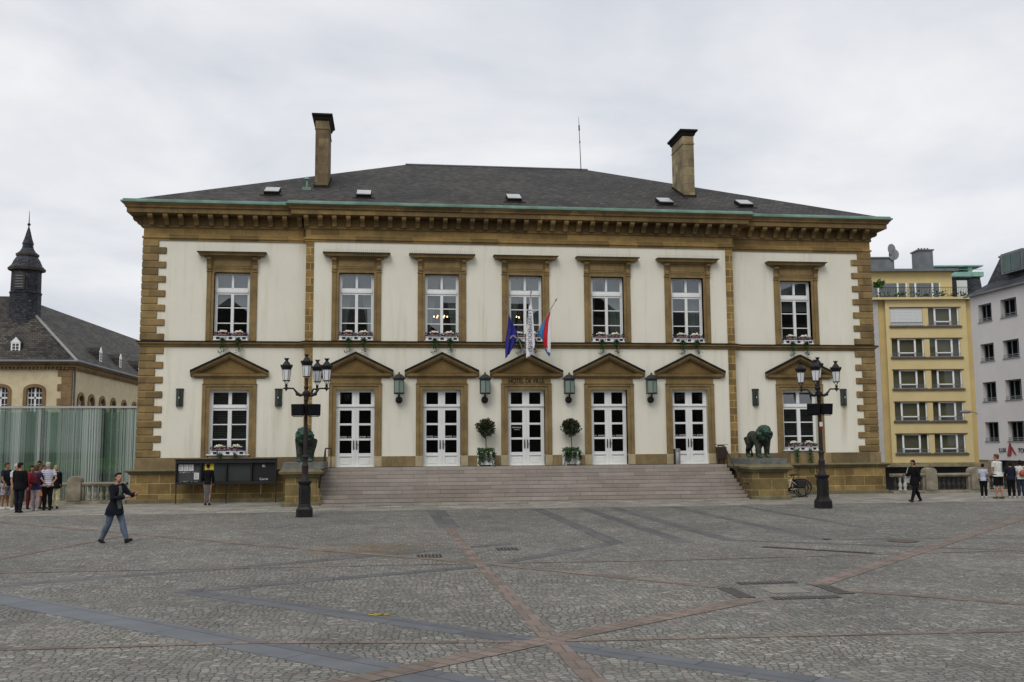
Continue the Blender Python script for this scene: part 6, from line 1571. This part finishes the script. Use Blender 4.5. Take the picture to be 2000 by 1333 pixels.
# group on the left
person('man in navy t-shirt and patterned shorts, leftmost of the left group', -20.45,-2.2, 70, 1.74, ST, [(-6,30,70,30),(8,12,25,5)], ('tee','navy'), ('shorts','pattern'), 'shoe_white', ('short','hair_brown'), 'skin_b', 1.05, 0, False, (0,0), None, GL)
person('person in white shirt and khaki trousers half hidden behind the dark suited man', -19.95,-2.6, 60, 1.70, ST, AR, ('tee','offwhite'), ('trousers','khaki'), 'shoe_white', ('short','hair_grey'), 'skin', 1.0, 0, False, (0,0), None, GL)
person('man in black suit jacket and dark trousers seen from behind, left group', -19.28,-4.1, 168, 1.79, ST, [(6,7,12,2),(6,7,12,2)], ('jacket','black_cloth'), ('trousers','navy_dark'), 'shoe_dark', ('short','hair_dark'), 'skin', 1.06, 0, False, (-25,0), None, GL)
person('woman in red jacket and burgundy trousers with dark hair, left group', -19.50,-2.3, 40, 1.62, ST, [(10,10,30,8),(6,8,20,4)], ('jacket','red_cloth'), ('trousers','burgundy'), 'shoe_dark', ('long','hair_dark'), 'skin_b', 1.0, 0, True, (0,0), None, GL)
person('tall person with dark sunglasses facing the square at the back of the left group', -19.55,-1.4, 5, 1.78, ST, AR, ('jacket','olive_dark'), ('trousers','charcoal'), 'shoe_dark', ('short','hair_dark'), 'skin_b', 1.0, 0, False, (0,0), None, GL, glasses=True)
t_, f_ = person('woman in purple blue jacket and pale pink trousers seen from behind, left group', -18.95,-3.4, 176, 1.66, ST, [(18,10,40,30),(18,10,40,30)], ('jacket','purple'), ('trousers','pink_trousers'), 'shoe_white', ('bob','hair_red'), 'skin', 1.04, 0, True, (0,0), None, GL)
mb = MB(); mb.rings([[(x*k,.19+y*.5*k+.03,z) for x, y in ((-.13,-.12),(.13,-.12),(.13,.12),(-.13,.12))] for z, k in ((.98,.85),(1.02,1),(1.28,1),(1.36,.75))]); mb.box(-.09,.09,.28,.31,1.03,1.18)
for sx in (-1,1): mb.tube([(sx*.09,.13,1.34),(sx*.10,.02,1.38),(sx*.11,-.11,1.25),(sx*.12,.0,1.02),(sx*.10,.13,1.02)], .014, 6)
held('backpack', 'dark red backpack on the woman in the purple blue jacket', 'backpack', t_, mb, M['burgundy'])
person('woman in bright orange dress half hidden beside the striped shirt man', -19.05,-2.35, 60, 1.64, ST, AR, ('dress','orange',1), None, 'shoe_dark', ('long','hair_brown'), 'skin_b', 1.0, 0, True, (0,0), None, GL)
person('older grey haired man in striped white shirt, hands clasped behind his back', -18.60,-3.2, -150, 1.76, ST, [(-24,14,12,38),(-24,14,12,38)], ('tee','stripes'), ('trousers','black_cloth'), 'shoe_dark', ('short','hair_grey'), 'skin', 1.08, 0, False, (-38,0), None, GL)
person('blonde woman in dark jacket and pale yellow trousers behind the striped shirt man', -18.62,-2.3, 200, 1.63, ST, AR, ('jacket','black_cloth'), ('trousers','lemon'), 'shoe_dark', ('bob','hair_blond'), 'skin', 1.0, 0, True, (0,0), None, GL)
# group on the right
person('child in white top and dark leggings beside the man in shorts, right group', 18.62,-3.9, 150, 1.40, ST, AR, ('tee','pale_blue'), ('trousers','black_cloth'), 'shoe_white', ('short','hair_dark'), 'skin', 1.0, 0, True, (0,0), None, GRR)
person('large man in off white t-shirt and black shorts seen from behind, right group', 19.02,-4.3, 200, 1.80, [(5,3),(-4,4)], [(10,12,40,8),(16,12,45,10)], ('tee','offwhite'), ('shorts','black_cloth'), 'olive_dark', ('short','hair_red'), 'skin', 1.2, 2, False, (20,-4), None, GRR)
person('woman in navy sweater and dark trousers seen from behind, right group', 19.72,-4.1, 170, 1.50, ST, [(20,10,40,20),(8,10,20,4)], ('long','navy'), ('trousers','black_cloth'), 'shoe_white', ('bob','hair_dark'), 'skin', 1.1, 0, True, (0,0), None, GRR)
t_, f_ = person('woman in white top and dark trousers at the right edge, right group', 20.12,-4.15, 165, 1.54, ST, AR, ('tee','offwhite'), ('trousers','jeans_dark'), 'shoe_white', ('bob','hair_dark'), 'skin', 1.05, 0, True, (0,0), None, GRR)
mb = MB(); mb.ell((-.05,.20,1.02),(.17,.09,.14),14,10); mb.tube([(-.16,.16,1.08),(-.1,.08,1.30),(.08,-.1,1.28),(.14,.1,1.05)], .012, 6)
held('shoulder_bag', 'rust red shoulder bag on the back of the woman at the right edge', 'bag', t_, mb, M['bag_red'])
